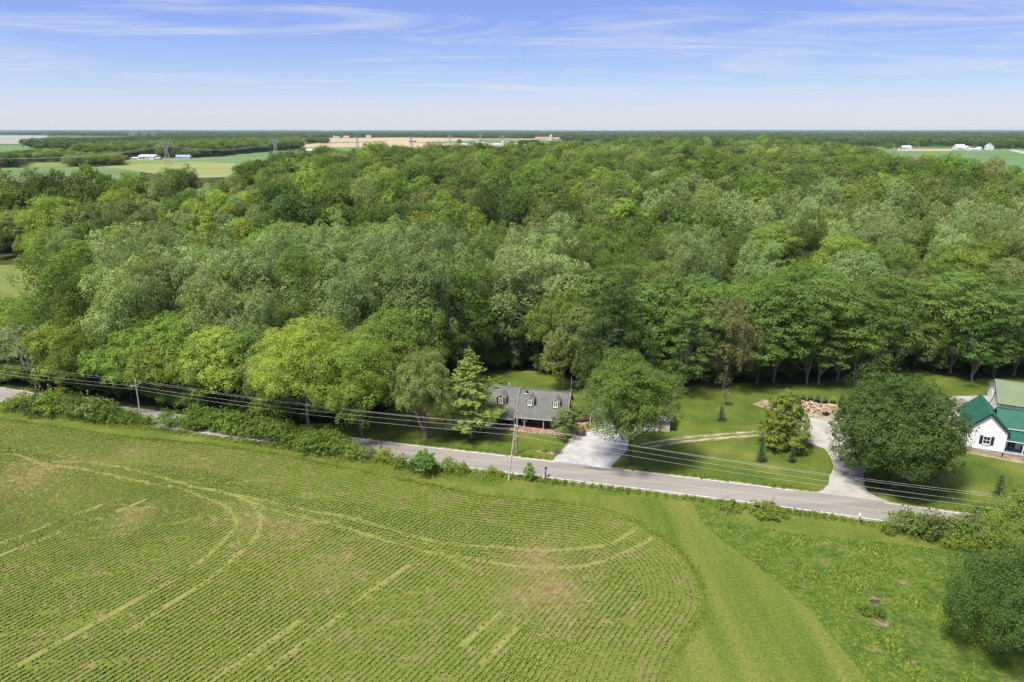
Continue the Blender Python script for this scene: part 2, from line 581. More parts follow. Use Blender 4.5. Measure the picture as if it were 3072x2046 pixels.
# ------------------------------------------------------------------ lawns and drives
def PX(*pts): return [P2(*p) for p in pts]
LAWN = PX((1100, 1322), (1302, 1346), (1589, 1379), (2200, 1452), (2418, 1478), (2652, 1511), (2878, 1551), (3300, 1640),
          (3400, 1120), (2900, 1122), (2660, 1088), (2400, 1140), (2100, 1135), (1850, 1135), (1480, 1102), (1350, 1130), (1190, 1235), (1120, 1300))
sheet('lawn', LAWN, .004, M['lawn'], step=1.5, jit=.12)
DRIVE = PX((1652, 1383), (1681, 1363), (1688, 1350), (1702, 1334), (1707, 1320), (1721, 1303), (1745, 1297), (1766, 1293), (1772, 1278), (1778, 1262),
           (1900, 1258), (2005, 1268), (1985, 1288), (1915, 1305), (1884, 1338), (1872, 1360), (1850, 1381), (1836, 1398), (1830, 1406))
sheet('gravel_drive', DRIVE, .032, M['white_gravel'], step=.8, jit=.10, seed=3)
DRIVE2 = PX((2440, 1479), (2470, 1470), (2486, 1457), (2496, 1420), (2496, 1376), (2474, 1346), (2426, 1328), (2340, 1316), (2275, 1308), (2272, 1292), (2330, 1280),
            (2345, 1246), (2262, 1213), (2300, 1204), (2350, 1206), (2420, 1222), (2520, 1216), (2580, 1225), (2700, 1215), (2800, 1194), (2860, 1189), (2920, 1187),
            (3010, 1188), (3010, 1230), (2900, 1262), (2840, 1300), (2640, 1340), (2592, 1383), (2590, 1450), (2605, 1473), (2632, 1491), (2700, 1517), (2700, 1521), (2560, 1498))
sheet('gravel_lane', DRIVE2, .016, M['tan_gravel'], step=.9, jit=.10, seed=4)
sheet('dirt_patch', PX((2255, 1213), (2290, 1200), (2345, 1203), (2420, 1215), (2540, 1222), (2560, 1250), (2480, 1256), (2400, 1252), (2340, 1228)), .036, M['dirt'], step=.8, jit=.25, seed=5)
TRK = smooth_line(PX((1930, 1338), (1990, 1328), (2060, 1318), (2160, 1309), (2275, 1299), (2330, 1292)), .8)
for o_ in (-.85, .85):
    strip('wheel_track', TRK, o_ - .42, o_ + .42, .012 , M['track_gravel'], jit=.07)
strip('track_verge', TRK, -1.7, 1.7, .008, M['mown'], jit=.25)
sheet('dark_patch', PX((1745, 1400), (1790, 1402), (1840, 1410), (1845, 1413), (1800, 1411), (1750, 1404)), .034, noise_mat('wet_asphalt', [(.10, .095, .09), (.16, .15, .145)], 1.5, 4), step=.4, jit=.05)

# smooth value noise for layouts
_NG = np.random.default_rng(5).random((128, 128))
def vnoise(x, y, s):
    x = np.asarray(x, float) / s + 40.3; y = np.asarray(y, float) / s + 17.7
    i, j = np.floor(x).astype(int), np.floor(y).astype(int)
    u, v = x - i, y - j
    u = u * u * (3 - 2 * u); v = v * v * (3 - 2 * v)
    g = lambda a, b: _NG[a % 128, b % 128]
    return (g(i, j) * (1 - u) + g(i + 1, j) * u) * (1 - v) + (g(i, j + 1) * (1 - u) + g(i + 1, j + 1) * u) * v

# ------------------------------------------------------------------ crop field
FIELD_EDGE_PX = [(-500, 1228), (-250, 1243), (0, 1259), (150, 1279), (300, 1302), (432, 1318), (567, 1328), (680, 1342), (799, 1358), (910, 1380), (1024, 1402), (1224, 1443),
                 (1358, 1470), (1453, 1486), (1587, 1499), (1700, 1510), (1788, 1523), (1859, 1544), (1931, 1581), (2002, 1624), (2050, 1667), (2093, 1729),
                 (2110, 1777), (2112, 1825), (2090, 1873), (2041, 1944), (2012, 2001), (1990, 2060), (1965, 2180), (1950, 2330)]
FEDGE = smooth_line([P2(*q) for q in FIELD_EDGE_PX], 1.0)
FIELD = [tuple(q) for q in FEDGE] + [P2(-900, 2330), P2(-900, 1400)]
FIELD = [tuple(q) for q in FEDGE] + [(FEDGE[-1][0] - 150, FEDGE[-1][1]), (FEDGE[0][0], FEDGE[-1][1])]
FA = np.array(FIELD)
def c2(*pts): return [(x / 1.853, 1200 + y / 1.853) for x, y in pts]      # readings from enlarged views
def c3(*pts): return [(1024 + x / 2.095, 1300 + y / 2.095) for x, y in pts]
TRACKS_PX = [
    c2((0, 300), (110, 310), (250, 360), (400, 375), (560, 405), (700, 435), (860, 468), (1000, 490), (1060, 515), (1180, 560), (1250, 590), (1310, 660), (1315, 700), (1270, 750), (1150, 870), (1050, 940)),
    c2((300, 340), (520, 350), (700, 380), (900, 430), (1080, 485), (1200, 500), (1340, 545), (1420, 600), (1450, 660), (1440, 720), (1400, 790), (1330, 850), (1210, 960), (1060, 1060), (950, 1130), (700, 1290)),
    c2((1340, 545), (1500, 605), (1700, 660), (1898, 705)) + c3((200, 650), (330, 690), (520, 740), (620, 765), (850, 790), (1050, 825), (1250, 838), (1450, 840), (1600, 815), (1750, 765), (1900, 690), (2000, 620), (2080, 540)),
    c2((1080, 485), (1400, 545), (1600, 590), (1800, 630)) + c3((0, 515), (200, 570), (400, 630), (600, 685), (800, 705), (1000, 715), (1250, 735), (1500, 722), (1700, 690), (1850, 600), (2000, 480), (2050, 430)),
    c3((520, 690), (680, 780), (800, 850)),
    c2((100, 1475), (250, 1390), (600, 1200), (960, 1000)),
    c2((1130, 1590), (1200, 1540), (1400, 1410), (1660, 1230)), c2((1500, 1490), (1560, 1440), (1750, 1300), (1898, 1190)),
    c2((-40, 815), (150, 740), (300, 680)), c2((-40, 880), (170, 800), (330, 730)), c2((430, 630), (560, 585)), c2((640, 620), (800, 560)),
    c3((880, 1450), (1000, 1330), (1100, 1225)), c3((760, 1330), (880, 1230), (1000, 1125)), c3((60, 1080), (200, 980), (420, 830))]
TRACKS = [smooth_line([P2(*q) for q in t], 1.2) for t in TRACKS_PX]
PATCHES = [(*P2(1620, 1682), 5.0, .8), (*P2(1668, 1777), 5.5, .9), (*P2(1585, 1790), 4.0, .6), (*P2(1780, 1700), 3.5, .5), (*P2(1690, 1830), 5.0, .5), (*P2(108, 1416), 7.0, .8), (*P2(60, 1400), 4, .7), (*P2(40, 1450), 9.0, .45),
           (*P2(400, 1550), 3.5, .7), (*P2(860, 1590), 5.0, .5), (*P2(1000, 1700), 6.0, .35), (*P2(760, 1560), 4.0, .5), (*P2(400, 1350), 6.0, .3), (*P2(600, 1390), 7, .25)]
def track_w(x, y):
    d = np.full(np.shape(x), 1e9)
    for t in TRACKS: d = np.minimum(d, dist_line(x, y, t))
    return np.clip(1.15 - d / .48, 0, 1) * np.clip(.55 + .9 * vnoise(x, y, 2.6), 0, 1)
def patch_w(x, y):
    w = np.zeros(np.shape(x))
    for a, b, r_, s_ in PATCHES: w = np.maximum(w, s_ * np.exp(-((x - a) ** 2 + (y - b) ** 2) / r_ ** 2))
    return w

# soil: grid with the wheel tracks and the bare patches stored per vertex
gx = np.arange(-190, 48, .55); gy = np.arange(46, 178, .55)
GX, GY = np.meshgrid(gx, gy)
ins = in_poly(GX, GY, FA)
cell = ins[:-1, :-1] & ins[1:, :-1] & ins[:-1, 1:] & ins[1:, 1:]
vis = np.abs(GX) < GY * .95 + 25
cell &= vis[:-1, :-1]
idx = np.arange(GX.size).reshape(GX.shape)
cy_, cx_ = np.nonzero(cell)
Fq = np.stack([idx[cy_, cx_], idx[cy_, cx_ + 1], idx[cy_ + 1, cx_ + 1], idx[cy_ + 1, cx_]], 1)
used, inv = np.unique(Fq, return_inverse=True)
Fq = inv.reshape(Fq.shape)
sx_, sy_ = GX.ravel()[used], GY.ravel()[used]
Vq = np.c_[sx_, sy_, np.full(len(sx_), .006)]
m, t, o = mat_new('field_soil')
b = t.nodes.new('ShaderNodeBsdfPrincipled')
b.inputs['Roughness'].default_value = .95
b.inputs['Specular IOR Level'].default_value = .05
c_ = t.nodes.new('ShaderNodeTexCoord')
def tn(scale, det=5):
    n_ = t.nodes.new('ShaderNodeTexNoise'); n_.inputs['Scale'].default_value = scale; n_.inputs['Detail'].default_value = det
    t.links.new(c_.outputs['Object'], n_.inputs['Vector'])
    return n_.outputs[0]
def tmix(f, a, b__):
    x_ = t.nodes.new('ShaderNodeMix'); x_.data_type = 'RGBA'
    if isinstance(f, float): x_.inputs[0].default_value = f
    else: t.links.new(f, x_.inputs[0])
    for s_, v_ in ((6, a), (7, b__)):
        if isinstance(v_, tuple): x_.inputs[s_].default_value = (*v_, 1)
        else: t.links.new(v_, x_.inputs[s_])
    return x_.outputs[2]
def tramp(v_, lo, hi):
    x_ = t.nodes.new('ShaderNodeMapRange'); x_.inputs[1].default_value = lo; x_.inputs[2].default_value = hi
    t.links.new(v_, x_.inputs[0])
    return x_.outputs[0]
at_t = t.nodes.new('ShaderNodeAttribute'); at_t.attribute_name = 'track'
at_p = t.nodes.new('ShaderNodeAttribute'); at_p.attribute_name = 'patch'
soil = tmix(tramp(tn(.9, 7), .35, .65), (.140, .112, .046), (.225, .180, .085))
weed = tmix(tramp(tn(1.6, 6), .3, .7), (.086, .114, .018), (.150, .168, .038))
cover = tramp(tn(.35, 7), .30, .50)
mm_ = t.nodes.new('ShaderNodeMath'); mm_.operation = 'MULTIPLY_ADD'; mm_.use_clamp = True
t.links.new(at_p.outputs['Fac'], mm_.inputs[0]); mm_.inputs[1].default_value = -1.0
t.links.new(cover, mm_.inputs[2])
base = tmix(mm_.outputs[0], soil, weed)
straw = tmix(tramp(tn(2.2, 6), .35, .65), (.16, .17, .045), (.26, .25, .09))
t1 = t.nodes.new('ShaderNodeMath'); t1.operation = 'MULTIPLY'
t.links.new(at_t.outputs['Fac'], t1.inputs[0]); t.links.new(tramp(tn(.5, 6), .1, .5), t1.inputs[1])
t.links.new(tmix(t1.outputs[0], base, straw), b.inputs['Base Color'])
bp_ = t.nodes.new('ShaderNodeBump'); bp_.inputs['Strength'].default_value = .6; bp_.inputs['Distance'].default_value = .08
t.links.new(tn(5, 4), bp_.inputs['Height']); t.links.new(bp_.outputs[0], b.inputs['Normal'])
t.links.new(b.outputs[0], o.inputs[0])
M['soil'] = m
me = np_mesh('field_soil', Vq, Fq, [M['soil']])
for nm, arr in (('track', track_w(sx_, sy_)), ('patch', patch_w(sx_, sy_))):
    a_ = me.attributes.new(nm, 'FLOAT', 'POINT')
    a_.data.foreach_set('value', arr.astype(np.float32))
tag(link('field_soil', me), kind='structure')

# rows of young beans: straight rows plus the headland rows that follow the edge of the field
ROWS = .74
ang = R(56.5)
du = np.array([math.cos(ang), math.sin(ang)]); dn = np.array([-du[1], du[0]])
pts = []
ss = np.arange(-60, 260, .25)
for k in np.arange(-210, 235):
    base_ = dn * (k * ROWS)
    q = base_[None] + ss[:, None] * du[None]
    pts.append(np.c_[q, np.full(len(q), 0.0), np.full(len(q), k % 97)])
straight = np.concatenate(pts)
keep_ = in_poly(straight[:, 0], straight[:, 1], FA) & (np.abs(straight[:, 0]) < straight[:, 1] * .88 + 12) & (straight[:, 1] > 50)
straight = straight[keep_]
de = dist_line(straight[:, 0], straight[:, 1], FEDGE[::3])
wob = 6.5 + 8 * vnoise(straight[:, 0], straight[:, 1], 18)
straight = straight[de > wob]
dE = np.gradient(FEDGE, axis=0); dE /= np.linalg.norm(dE, axis=1)[:, None]
nE = np.stack([dE[:, 1], -dE[:, 0]], 1)
head = []
for k in range(0, 24):
    off = FEDGE + nE * (1.0 + k * ROWS)
    rs_ = resample(off, .25)
    head.append(np.c_[rs_, np.full(len(rs_), 1.0), np.full(len(rs_), k)])
head = np.concatenate(head)
keep_ = in_poly(head[:, 0], head[:, 1], FA) & (np.abs(head[:, 0]) < head[:, 1] * .88 + 12) & (head[:, 1] > 50)
head = head[keep_]
dh = dist_line(head[:, 0], head[:, 1], FEDGE[::3])
rowoff = 1.0 + head[:, 3] * ROWS
head = head[dh > rowoff - .25]
plants = np.concatenate([straight, head])
x, y = plants[:, 0], plants[:, 1]
tw, pw = track_w(x, y), patch_w(x, y)
vig = vnoise(x, y, 14) * .6 + vnoise(x + 300, y, 5) * .4
# some stretches of the rows come up thin
rowgap = vnoise(x * du[0] + y * du[1], x * dn[0] + y * dn[1] * 6, 5)
pr = (1 - .95 * tw) * (1 - .75 * pw) * np.clip(.55 + .9 * vig, 0, 1) * np.where(rowgap < .16, .4, 1)
k_ = RNG.random(len(x)) < pr
x, y, tw, pw, vig = x[k_], y[k_], tw[k_], pw[k_], vig[k_]
n = len(x)
NL = 5                                          # leaves on a plant
x = np.repeat(x, NL) + RNG.normal(0, .065, n * NL); y = np.repeat(y, NL) + RNG.normal(0, .065, n * NL)
sz = np.repeat((.72 + .5 * vig) * (1 - .45 * pw), NL) * RNG.uniform(.7, 1.25, n * NL)
z = RNG.uniform(.06, .22, n * NL) * sz + .01
th = RNG.uniform(0, 2 * math.pi, n * NL)
nrm = np.c_[RNG.normal(0, .45, n * NL), RNG.normal(0, .45, n * NL), np.ones(n * NL)]
def leaf_quads(Pp, Nn, size, asp=.62, bend=.18, rng=RNG, theta=None):
    """one diamond-shaped folded leaf spray for each point"""
    Nn = Nn / np.linalg.norm(Nn, axis=1)[:, None]
    r_ = rng.normal(0, 1, Nn.shape)
    T = np.cross(Nn, r_); T /= np.linalg.norm(T, axis=1)[:, None] + 1e-9
    B = np.cross(Nn, T)
    s_ = size[:, None]
    a = Pp - T * s_ * .5
    c = Pp + T * s_ * .5
    b_ = Pp + B * s_ * .5 * asp - Nn * s_ * bend
    d = Pp - B * s_ * .5 * asp - Nn * s_ * bend
    V = np.stack([a, b_, c, d], 1).reshape(-1, 3)
    F = np.arange(len(V)).reshape(-1, 4)
    return V, F
V, F = leaf_quads(np.c_[x, y, z], nrm, .235 * sz, asp=.85)
# bean leaves: yellower on the thin soil, darker where the crop is strong
m, t, o = mat_new('leaf_bean')
c_ = t.nodes.new('ShaderNodeTexCoord')
gn = t.nodes.new('ShaderNodeNewGeometry')
big = tramp(tn(.045, 3), .36, .64)
fine = tmix(gn.outputs['Random Per Island'], (.110, .172, .028), (.180, .250, .048))
yel = tmix(gn.outputs['Random Per Island'], (.170, .212, .032), (.245, .285, .060))
colr = tmix(big, fine, yel)
bd = t.nodes.new('ShaderNodeBsdfPrincipled'); bd.inputs['Roughness'].default_value = .55; bd.inputs['Specular IOR Level'].default_value = .15
t.links.new(colr, bd.inputs['Base Color'])
tl = t.nodes.new('ShaderNodeBsdfTranslucent'); t.links.new(colr, tl.inputs[0])
ms_ = t.nodes.new('ShaderNodeMixShader'); ms_.inputs[0].default_value = .2
t.links.new(bd.outputs[0], ms_.inputs[1]); t.links.new(tl.outputs[0], ms_.inputs[2]); t.links.new(ms_.outputs[0], o.inputs[0])
tag(link('bean_plants', np_mesh('bean_plants', V, F, [m])), 'rows of young green bean plants on the brown field', 'crop', kind='stuff')
print('bean leaves', len(F))

# ------------------------------------------------------------------ meadow and mown strip
PATHL = smooth_line(PX((2085, 1500), (2092, 1530), (2104, 1565), (2165, 1617), (2265, 1691), (2330, 1744), (2396, 1800), (2483, 1896), (2609, 2046), (2720, 2180)), 1.0)
MEADOW = [tuple(q) for q in PATHL] + PX((3700, 2180), (3700, 1760), (3100, 1672), (2880, 1655), (2600, 1622), (2400, 1602), (2200, 1572))
sheet('meadow', MEADOW, .010, M['meadow'], step=1.0, jit=.15, seed=8)
MOWN = [tuple(q) for q in FEDGE[FEDGE[:, 0] > -6]][::-1]
MOWN = PX((1400, 1455), (1700, 1475), (2020, 1500), (2085, 1505)) + [tuple(q) for q in PATHL] + [(FEDGE[-1][0], FEDGE[-1][1] - 2)] + [tuple(q) for q in FEDGE[FEDGE[:, 0] > -12][::-1]]
sheet('mown_strip', MOWN, .003, M['mown'], step=0, seed=9)

def scatter_in(poly, n, rng):
    a = np.array(poly); lo, hi = a.min(0), a.max(0)
    p = rng.uniform(lo, hi, (n, 2))
    return p[in_poly(p[:, 0], p[:, 1], a)]

def tufts(name, pts, hgt, spread, blades, mat, label, rng, wid=.09):
    n_ = len(pts)
    c = np.repeat(pts, blades, 0) + rng.normal(0, spread, (n_ * blades, 2))
    h_ = hgt if np.ndim(hgt) else np.full(n_, hgt)
    h_ = np.repeat(h_, blades) * rng.uniform(.55, 1.25, n_ * blades)
    lean = rng.normal(0, .38, (n_ * blades, 2)) * h_[:, None]
    th_ = rng.uniform(0, math.pi, n_ * blades)
    w = h_ * wid * 2.2 + .03
    ax = np.c_[np.cos(th_), np.sin(th_)] * w[:, None]
    a = np.c_[c - ax, np.zeros(len(c))]; b_ = np.c_[c + ax, np.zeros(len(c))]
    m1 = np.c_[c + ax * .8 + lean * .45, h_ * .62]; m0 = np.c_[c - ax * .5 + lean * .5, h_ * .66]
    tp = np.c_[c + lean, h_]
    V = np.stack([a, b_, m1, tp, m0], 1).reshape(-1, 3)
    i0 = np.arange(len(c)) * 5
    F = np.concatenate([np.stack([i0, i0 + 1, i0 + 2, i0 + 4], 1), np.stack([i0 + 4, i0 + 2, i0 + 3, i0 + 3], 1)[:, :4]])
    F3 = np.concatenate([np.stack([i0, i0 + 1, i0 + 2], 1), np.stack([i0, i0 + 2, i0 + 4], 1), np.stack([i0 + 4, i0 + 2, i0 + 3], 1)])
    return tag(link(name, np_mesh(name, V, F3, [mat])), label, 'grass', kind='stuff')

rg = np.random.default_rng(21)
q = scatter_in(MEADOW, 26000, rg)
q = q[(q[:, 0] < q[:, 1] * .8 + 4)]
d_ = vnoise(q[:, 0], q[:, 1], 5) * .6 + vnoise(q[:, 0], q[:, 1], 1.7) * .4
q = q[rg.random(len(q)) < np.clip((d_ - .28) * 2.6, 0, 1)]
tufts('meadow_grass', q, .16 + .30 * vnoise(q[:, 0], q[:, 1], 3.0) ** 2, .13, 4, LEAF['weed'], 'rough tufted grass of the unmown meadow', rg)
# bare scrapes in the meadow
for i, (a, b__, s_) in enumerate([(2476, 1630, .5), (2520, 1650, .45), (2280, 1678, .5), (2405, 1757, .35), (2550, 1760, .35), (2705, 1745, .6), (2622, 1800, .75), (2640, 1868, .9), (2490, 1712, .35), (2466, 1684, .3),
                                  (2615, 1676, .35), (2690, 1690, .3), (2845, 1692, .5), (2622, 1950, .5), (2735, 1985, .5), (2610, 1998, .3)]):
    cx0, cy0 = P2(a, b__)
    rs_ = np.random.default_rng(i)
    poly = [(cx0 + s_ * 1.5 * math.cos(t_) * rs_.uniform(.5, 1.1), cy0 + s_ * .9 * math.sin(t_) * rs_.uniform(.5, 1.1)) for t_ in np.linspace(0, 2 * math.pi, 11)[:-1]]
    sheet('bare_patch', poly, .014 , M['bare'], step=.3, jit=.06, seed=i)
# ash of a burn pile
cx0, cy0 = P2(2625, 1805)
sheet('ash_patch', [(cx0 + .75 * math.cos(t_), cy0 + .5 * math.sin(t_)) for t_ in np.linspace(0, 2 * math.pi, 10)[:-1]], .020, noise_mat('ash', [(.035, .028, .024), (.09, .06, .045)], 3), step=.3, jit=.08)
# ragged taller grass along the roadside and along the edges of drive and field
edge_pts = []
for ln, lo, hi, n_ in ((ROAD_MID, -ROAD_W / 2 - 2.2, -ROAD_W / 2 - .55, 7000), (ROAD_MID, ROAD_W / 2 + .6, ROAD_W / 2 + 1.3, 3500)):
    sub = ln[(ln[:, 0] > -140) & (ln[:, 0] < 95)]
    nn = np.gradient(sub, axis=0); nn /= np.linalg.norm(nn, axis=1)[:, None]
    nn = np.stack([-nn[:, 1], nn[:, 0]], 1)
    i_ = rg.integers(0, len(sub), n_)
    edge_pts.append(sub[i_] + nn[i_] * rg.uniform(lo, hi, n_)[:, None] + rg.normal(0, .3, (n_, 2)))
ep = np.concatenate(edge_pts)
bad = in_poly(ep[:, 0], ep[:, 1], DRIVE) | in_poly(ep[:, 0], ep[:, 1], DRIVE2)
ep = ep[~bad]
tufts('roadside_grass', ep, .12 + .35 * vnoise(ep[:, 0], ep[:, 1], 4) ** 2, .12, 4, LEAF['weed'], 'ragged tall grass along both edges of the road', rg)
fe = FEDGE[(FEDGE[:, 1] < 150)]
i_ = rg.integers(0, len(fe), 5200)
fp = fe[i_] + rg.normal(0, .45, (5200, 2))
tufts('field_edge_grass', fp, .09 + .12 * vnoise(fp[:, 0], fp[:, 1], 3), .13, 4, LEAF['weed'], 'pale weeds along the edge of the bean field', rg)

# ------------------------------------------------------------------ trees
def blob(c, r, n, rng, lo=-.55, up=.30, jit=.5, shell=.72):
    """leaves of one bough: tufts sit on an uneven ellipsoid, leaves sit on the outer side of each tuft"""
    r = np.asarray(r, float) * (np.ones(3) if np.ndim(r) == 0 else 1)
    rm = float((r[0] * r[1] * r[2]) ** (1 / 3))
    m = int(np.clip(7 + rm * 5.5, 6, 30)) if rm > .7 else 4
    m = min(m, max(3, n // 8))
    d = rng.normal(0, 1, (m * 4 + 8, 3))
    d /= np.linalg.norm(d, axis=1)[:, None]
    d = d[d[:, 2] > lo][:m]
    rad = shell + (1.08 - shell) * rng.random(len(d))
    tc_ = np.asarray(c) + d * r * rad[:, None]
    on = d / r
    on /= np.linalg.norm(on, axis=1)[:, None]
    k = rng.integers(0, len(d), n)
    e = rng.normal(0, 1, (n, 3)) + on[k] * .9 + np.array([0, 0, .35])
    e /= np.linalg.norm(e, axis=1)[:, None]
    tr_ = (r * rng.uniform(.30, .52, len(d))[:, None])[k]
    p = tc_[k] + e * tr_ * (.7 + .45 * rng.random(n) ** .7)[:, None]
    nn = e * .75 + on[k] * .35 + np.array([0, 0, up]) + rng.normal(0, jit, p.shape)
    return p, nn

def leaves_mesh(name, clumps, per_area, size, rng, lo=-.55, up=.3, jit=.5, asp=.62, nmax=60000, shell=.72, fine=True):
    if fine: per_area, size, nmax = per_area * 1.6, size * .84, int(nmax * 1.75)
    Ps, Ns, Ss = [], [], []
    for c, r in clumps:
        rr = np.asarray(r, float) * (np.ones(3) if np.ndim(r) == 0 else 1)
        area = 4 * math.pi * (rr[0] * rr[1] * rr[2]) ** (2 / 3) * .75
        n = max(12, int(area * per_area))
        p, nn = blob(c, rr, n, rng, lo, up, jit, shell)
        Ps.append(p); Ns.append(nn)
    p = np.concatenate(Ps); nn = np.concatenate(Ns)
    if len(p) > nmax:
        k = rng.permutation(len(p))[:nmax]
        p, nn = p[k], nn[k]
    s = size * rng.uniform(.6, 1.35, len(p))
    V, F = leaf_quads(p, nn, s, asp, .16, rng)
    if fine:                                   # one pointed triangle for each leaf spray
        V = V.reshape(-1, 4, 3)
        V = np.stack([V[:, 0] * .5 + V[:, 1] * .5 + (V[:, 1] - V[:, 3]) * .30, V[:, 2], V[:, 0] * .5 + V[:, 3] * .5 - (V[:, 1] - V[:, 3]) * .30], 1).reshape(-1, 3)
        F = np.arange(len(V)).reshape(-1, 3)
    return np_mesh(name, V, F, [])

def limb_path(a, b, rng, bow=.12, n=5):
    a, b = np.array(a, float), np.array(b, float)
    L_ = np.linalg.norm(b - a)
    side = rng.normal(0, 1, 3) * L_ * bow
    pts = []
    for i in range(n):
        t_ = i / (n - 1)
        q = a + (b - a) * t_ + side * math.sin(math.pi * t_) * .6
        q[2] += -L_ * bow * .8 * math.sin(math.pi * t_)          # limbs leave outward then rise
        pts.append(q)
    return pts

def fib(n, rng, lo=-.35):
    i = np.arange(n) + .5
    z = 1 - (1 - lo) * i / n
    ph = i * 2.39996 + rng.uniform(0, 6.28)
    r = np.sqrt(np.maximum(0, 1 - z * z))
    d = np.c_[np.cos(ph) * r, np.sin(ph) * r, z]
    d += rng.normal(0, .13, d.shape)
    return d / np.linalg.norm(d, axis=1)[:, None]

def tree_geo(kind, seed, H, Rr, leaf=.45, dens=7.0, base=.25, trunk_r=None, nmax=26000, fork=False):
    """crown mesh, trunk mesh"""
    rng = np.random.default_rng(seed)
    tr = trunk_r or H * (.0115 if kind == 'tier' else .015)
    clumps, limbs = [], []
    zc0 = H * base
    ch = (H - zc0) / 2
    cz = zc0 + ch
    lean = rng.normal(0, .035, 2) * H
    flat = 1.0
    lo, up, jit, asp = -.18, .34, .26, .68
    if kind in ('round', 'oak', 'dome'):
        n = {'round': 30, 'oak': 25, 'dome': 150}[kind]
        lowz = {'round': -.55, 'oak': -.45, 'dome': -.78}[kind]
        for d in fib(n, rng, lowz):
            k = rng.uniform(.62, .84) if kind != 'dome' else rng.uniform(.82, .95)
            if kind == 'oak': k = rng.uniform(.5, .95)
            c = np.array([lean[0] * .5, lean[1] * .5, cz]) + d * np.array([Rr, Rr, ch]) * k
            r = Rr * rng.uniform(.26, .42) if kind != 'dome' else Rr * rng.uniform(.12, .19)
            clumps.append((c, (r, r, r * rng.uniform(.65, .9))))
        for i in range(7 if kind != 'dome' else 26):
            d = rng.normal(0, .3, 3)
            clumps.append((np.array([0, 0, cz]) + d * np.array([Rr, Rr, ch]), Rr * (.36 if kind != 'dome' else .42)))
    elif kind == 'tall':                                   # cottonwood: several upright plumes
        m_ = rng.integers(4, 7)
        for i in range(m_):
            a = 6.28 * i / m_ + rng.uniform(-.4, .4)
            rr_ = Rr * rng.uniform(.25, .62)
            top = H * rng.uniform(.80, 1.0)
            bx, by = math.cos(a) * rr_, math.sin(a) * rr_
            nseg = 7
            for s in range(nseg):
                f = s / (nseg - 1)
                z = zc0 + (top - zc0) * f
                w = Rr * (.42 * math.sin(math.pi * (.18 + .72 * f)) + .06)
                c = np.array([bx * (.6 + .5 * f), by * (.6 + .5 * f), z]) + rng.normal(0, Rr * .13, 3)
                clumps.append((c, (w * rng.uniform(.75, 1.1), w * rng.uniform(.75, 1.1), w * rng.uniform(.8, 1.1))))
        up, jit = .2, .45
    elif kind == 'tier':                                   # locust: flat plates of foliage on open limbs
        n = 34
        for i in range(n):
            f = (i + .5) / n
            z = zc0 + (H - zc0) * f ** .85
            prof = math.sin(math.pi * (.16 + .78 * f)) ** .7
            a = i * 2.4 + rng.uniform(-.5, .5)
            rr_ = Rr * prof * rng.uniform(.25, .88)
            r = Rr * rng.uniform(.26, .42) * (.55 + .5 * prof)
            clumps.append((np.array([math.cos(a) * rr_ + lean[0] * f, math.sin(a) * rr_ + lean[1] * f, z]), (r, r, r * rng.uniform(.28, .45))))
        lo, up, jit = -.2, .6, .3
    elif kind == 'cone':                                   # egg-shaped, pointed top
        n = 60
        for i in range(n):
            f = (i + .5) / n
            z = zc0 + (H * .97 - zc0) * f
            prof = (1 - f) ** .50 * min(1, .60 + f * 2.2)
            a = i * 2.4 + rng.uniform(-.4, .4)
            rr_ = Rr * prof * rng.uniform(.62, .9)
            r = Rr * rng.uniform(.17, .30) * (.45 + .7 * prof)
            clumps.append((np.array([math.cos(a) * rr_, math.sin(a) * rr_, z]), (r, r, r * .75)))
        for i in range(8):
            f = i / 8
            clumps.append((np.array([0, 0, zc0 + (H * .92 - zc0) * f]), Rr * .45 * (1 - f * .8)))
    elif kind == 'sparse':                                 # sycamore: open crown with pale limbs showing
        n = 44
        for d in fib(n, rng, -.5):
            k = rng.uniform(.45, 1.0)
            c = np.array([0, 0, cz]) + d * np.array([Rr, Rr, ch]) * k
            r = Rr * rng.uniform(.12, .24)
            clumps.append((c, (r, r, r * .8)))
        jit = .5
    elif kind == 'wisp':                                   # upright sprays, feathery outline
        for d in fib(46, rng, -.5):
            k = rng.uniform(.55, .9)
            c = np.array([0, 0, cz]) + d * np.array([Rr, Rr, ch]) * k
            r = Rr * rng.uniform(.16, .28)
            clumps.append((c, (r * .8, r * .8, r * 1.25)))
        for i in range(6):
            clumps.append((np.array([0, 0, cz]) + rng.normal(0, .3, 3) * np.array([Rr, Rr, ch]), Rr * .34))
        jit = .48
    if kind == 'dome': lo = -.55
    crown = leaves_mesh('crown', clumps, dens, leaf, rng, lo, up, jit, asp, nmax, .86 if kind == 'dome' else .72)
    mb = MB()
    # trunk with limbs into the clumps
    fz = H * (base * .75 if not fork else .16)
    top = np.array([lean[0], lean[1], H * .86])
    tp = [np.array([0, 0, -.15]), np.array([0, 0, .35])]
    for f in (.12, .3, .5, .7, .86):
        tp.append(np.array([lean[0] * f, lean[1] * f, H * f]) + rng.normal(0, H * .006, 3) * np.array([1, 1, 0]))
    rad = [tr * 1.5, tr * 1.12] + [tr * (1 - f * .95) for f in (.12, .3, .5, .7, .86)]
    if fork:
        for s in range(2 if rng.random() < .6 else 3):
            a = rng.uniform(0, 6.28)
            e = np.array([math.cos(a) * Rr * .4, math.sin(a) * Rr * .4, H * rng.uniform(.65, .85)])
            q = limb_path((0, 0, fz * .6), e, rng, .06, 6)
            mb.tube(q, [tr * .85, tr * .72, tr * .6, tr * .45, tr * .3, tr * .12], 6, False)
    mb.tube(tp, rad, 7, False)
    order = rng.permutation(len(clumps))[:{'sparse': 26, 'tier': 22, 'dome': 20}.get(kind, 14)]
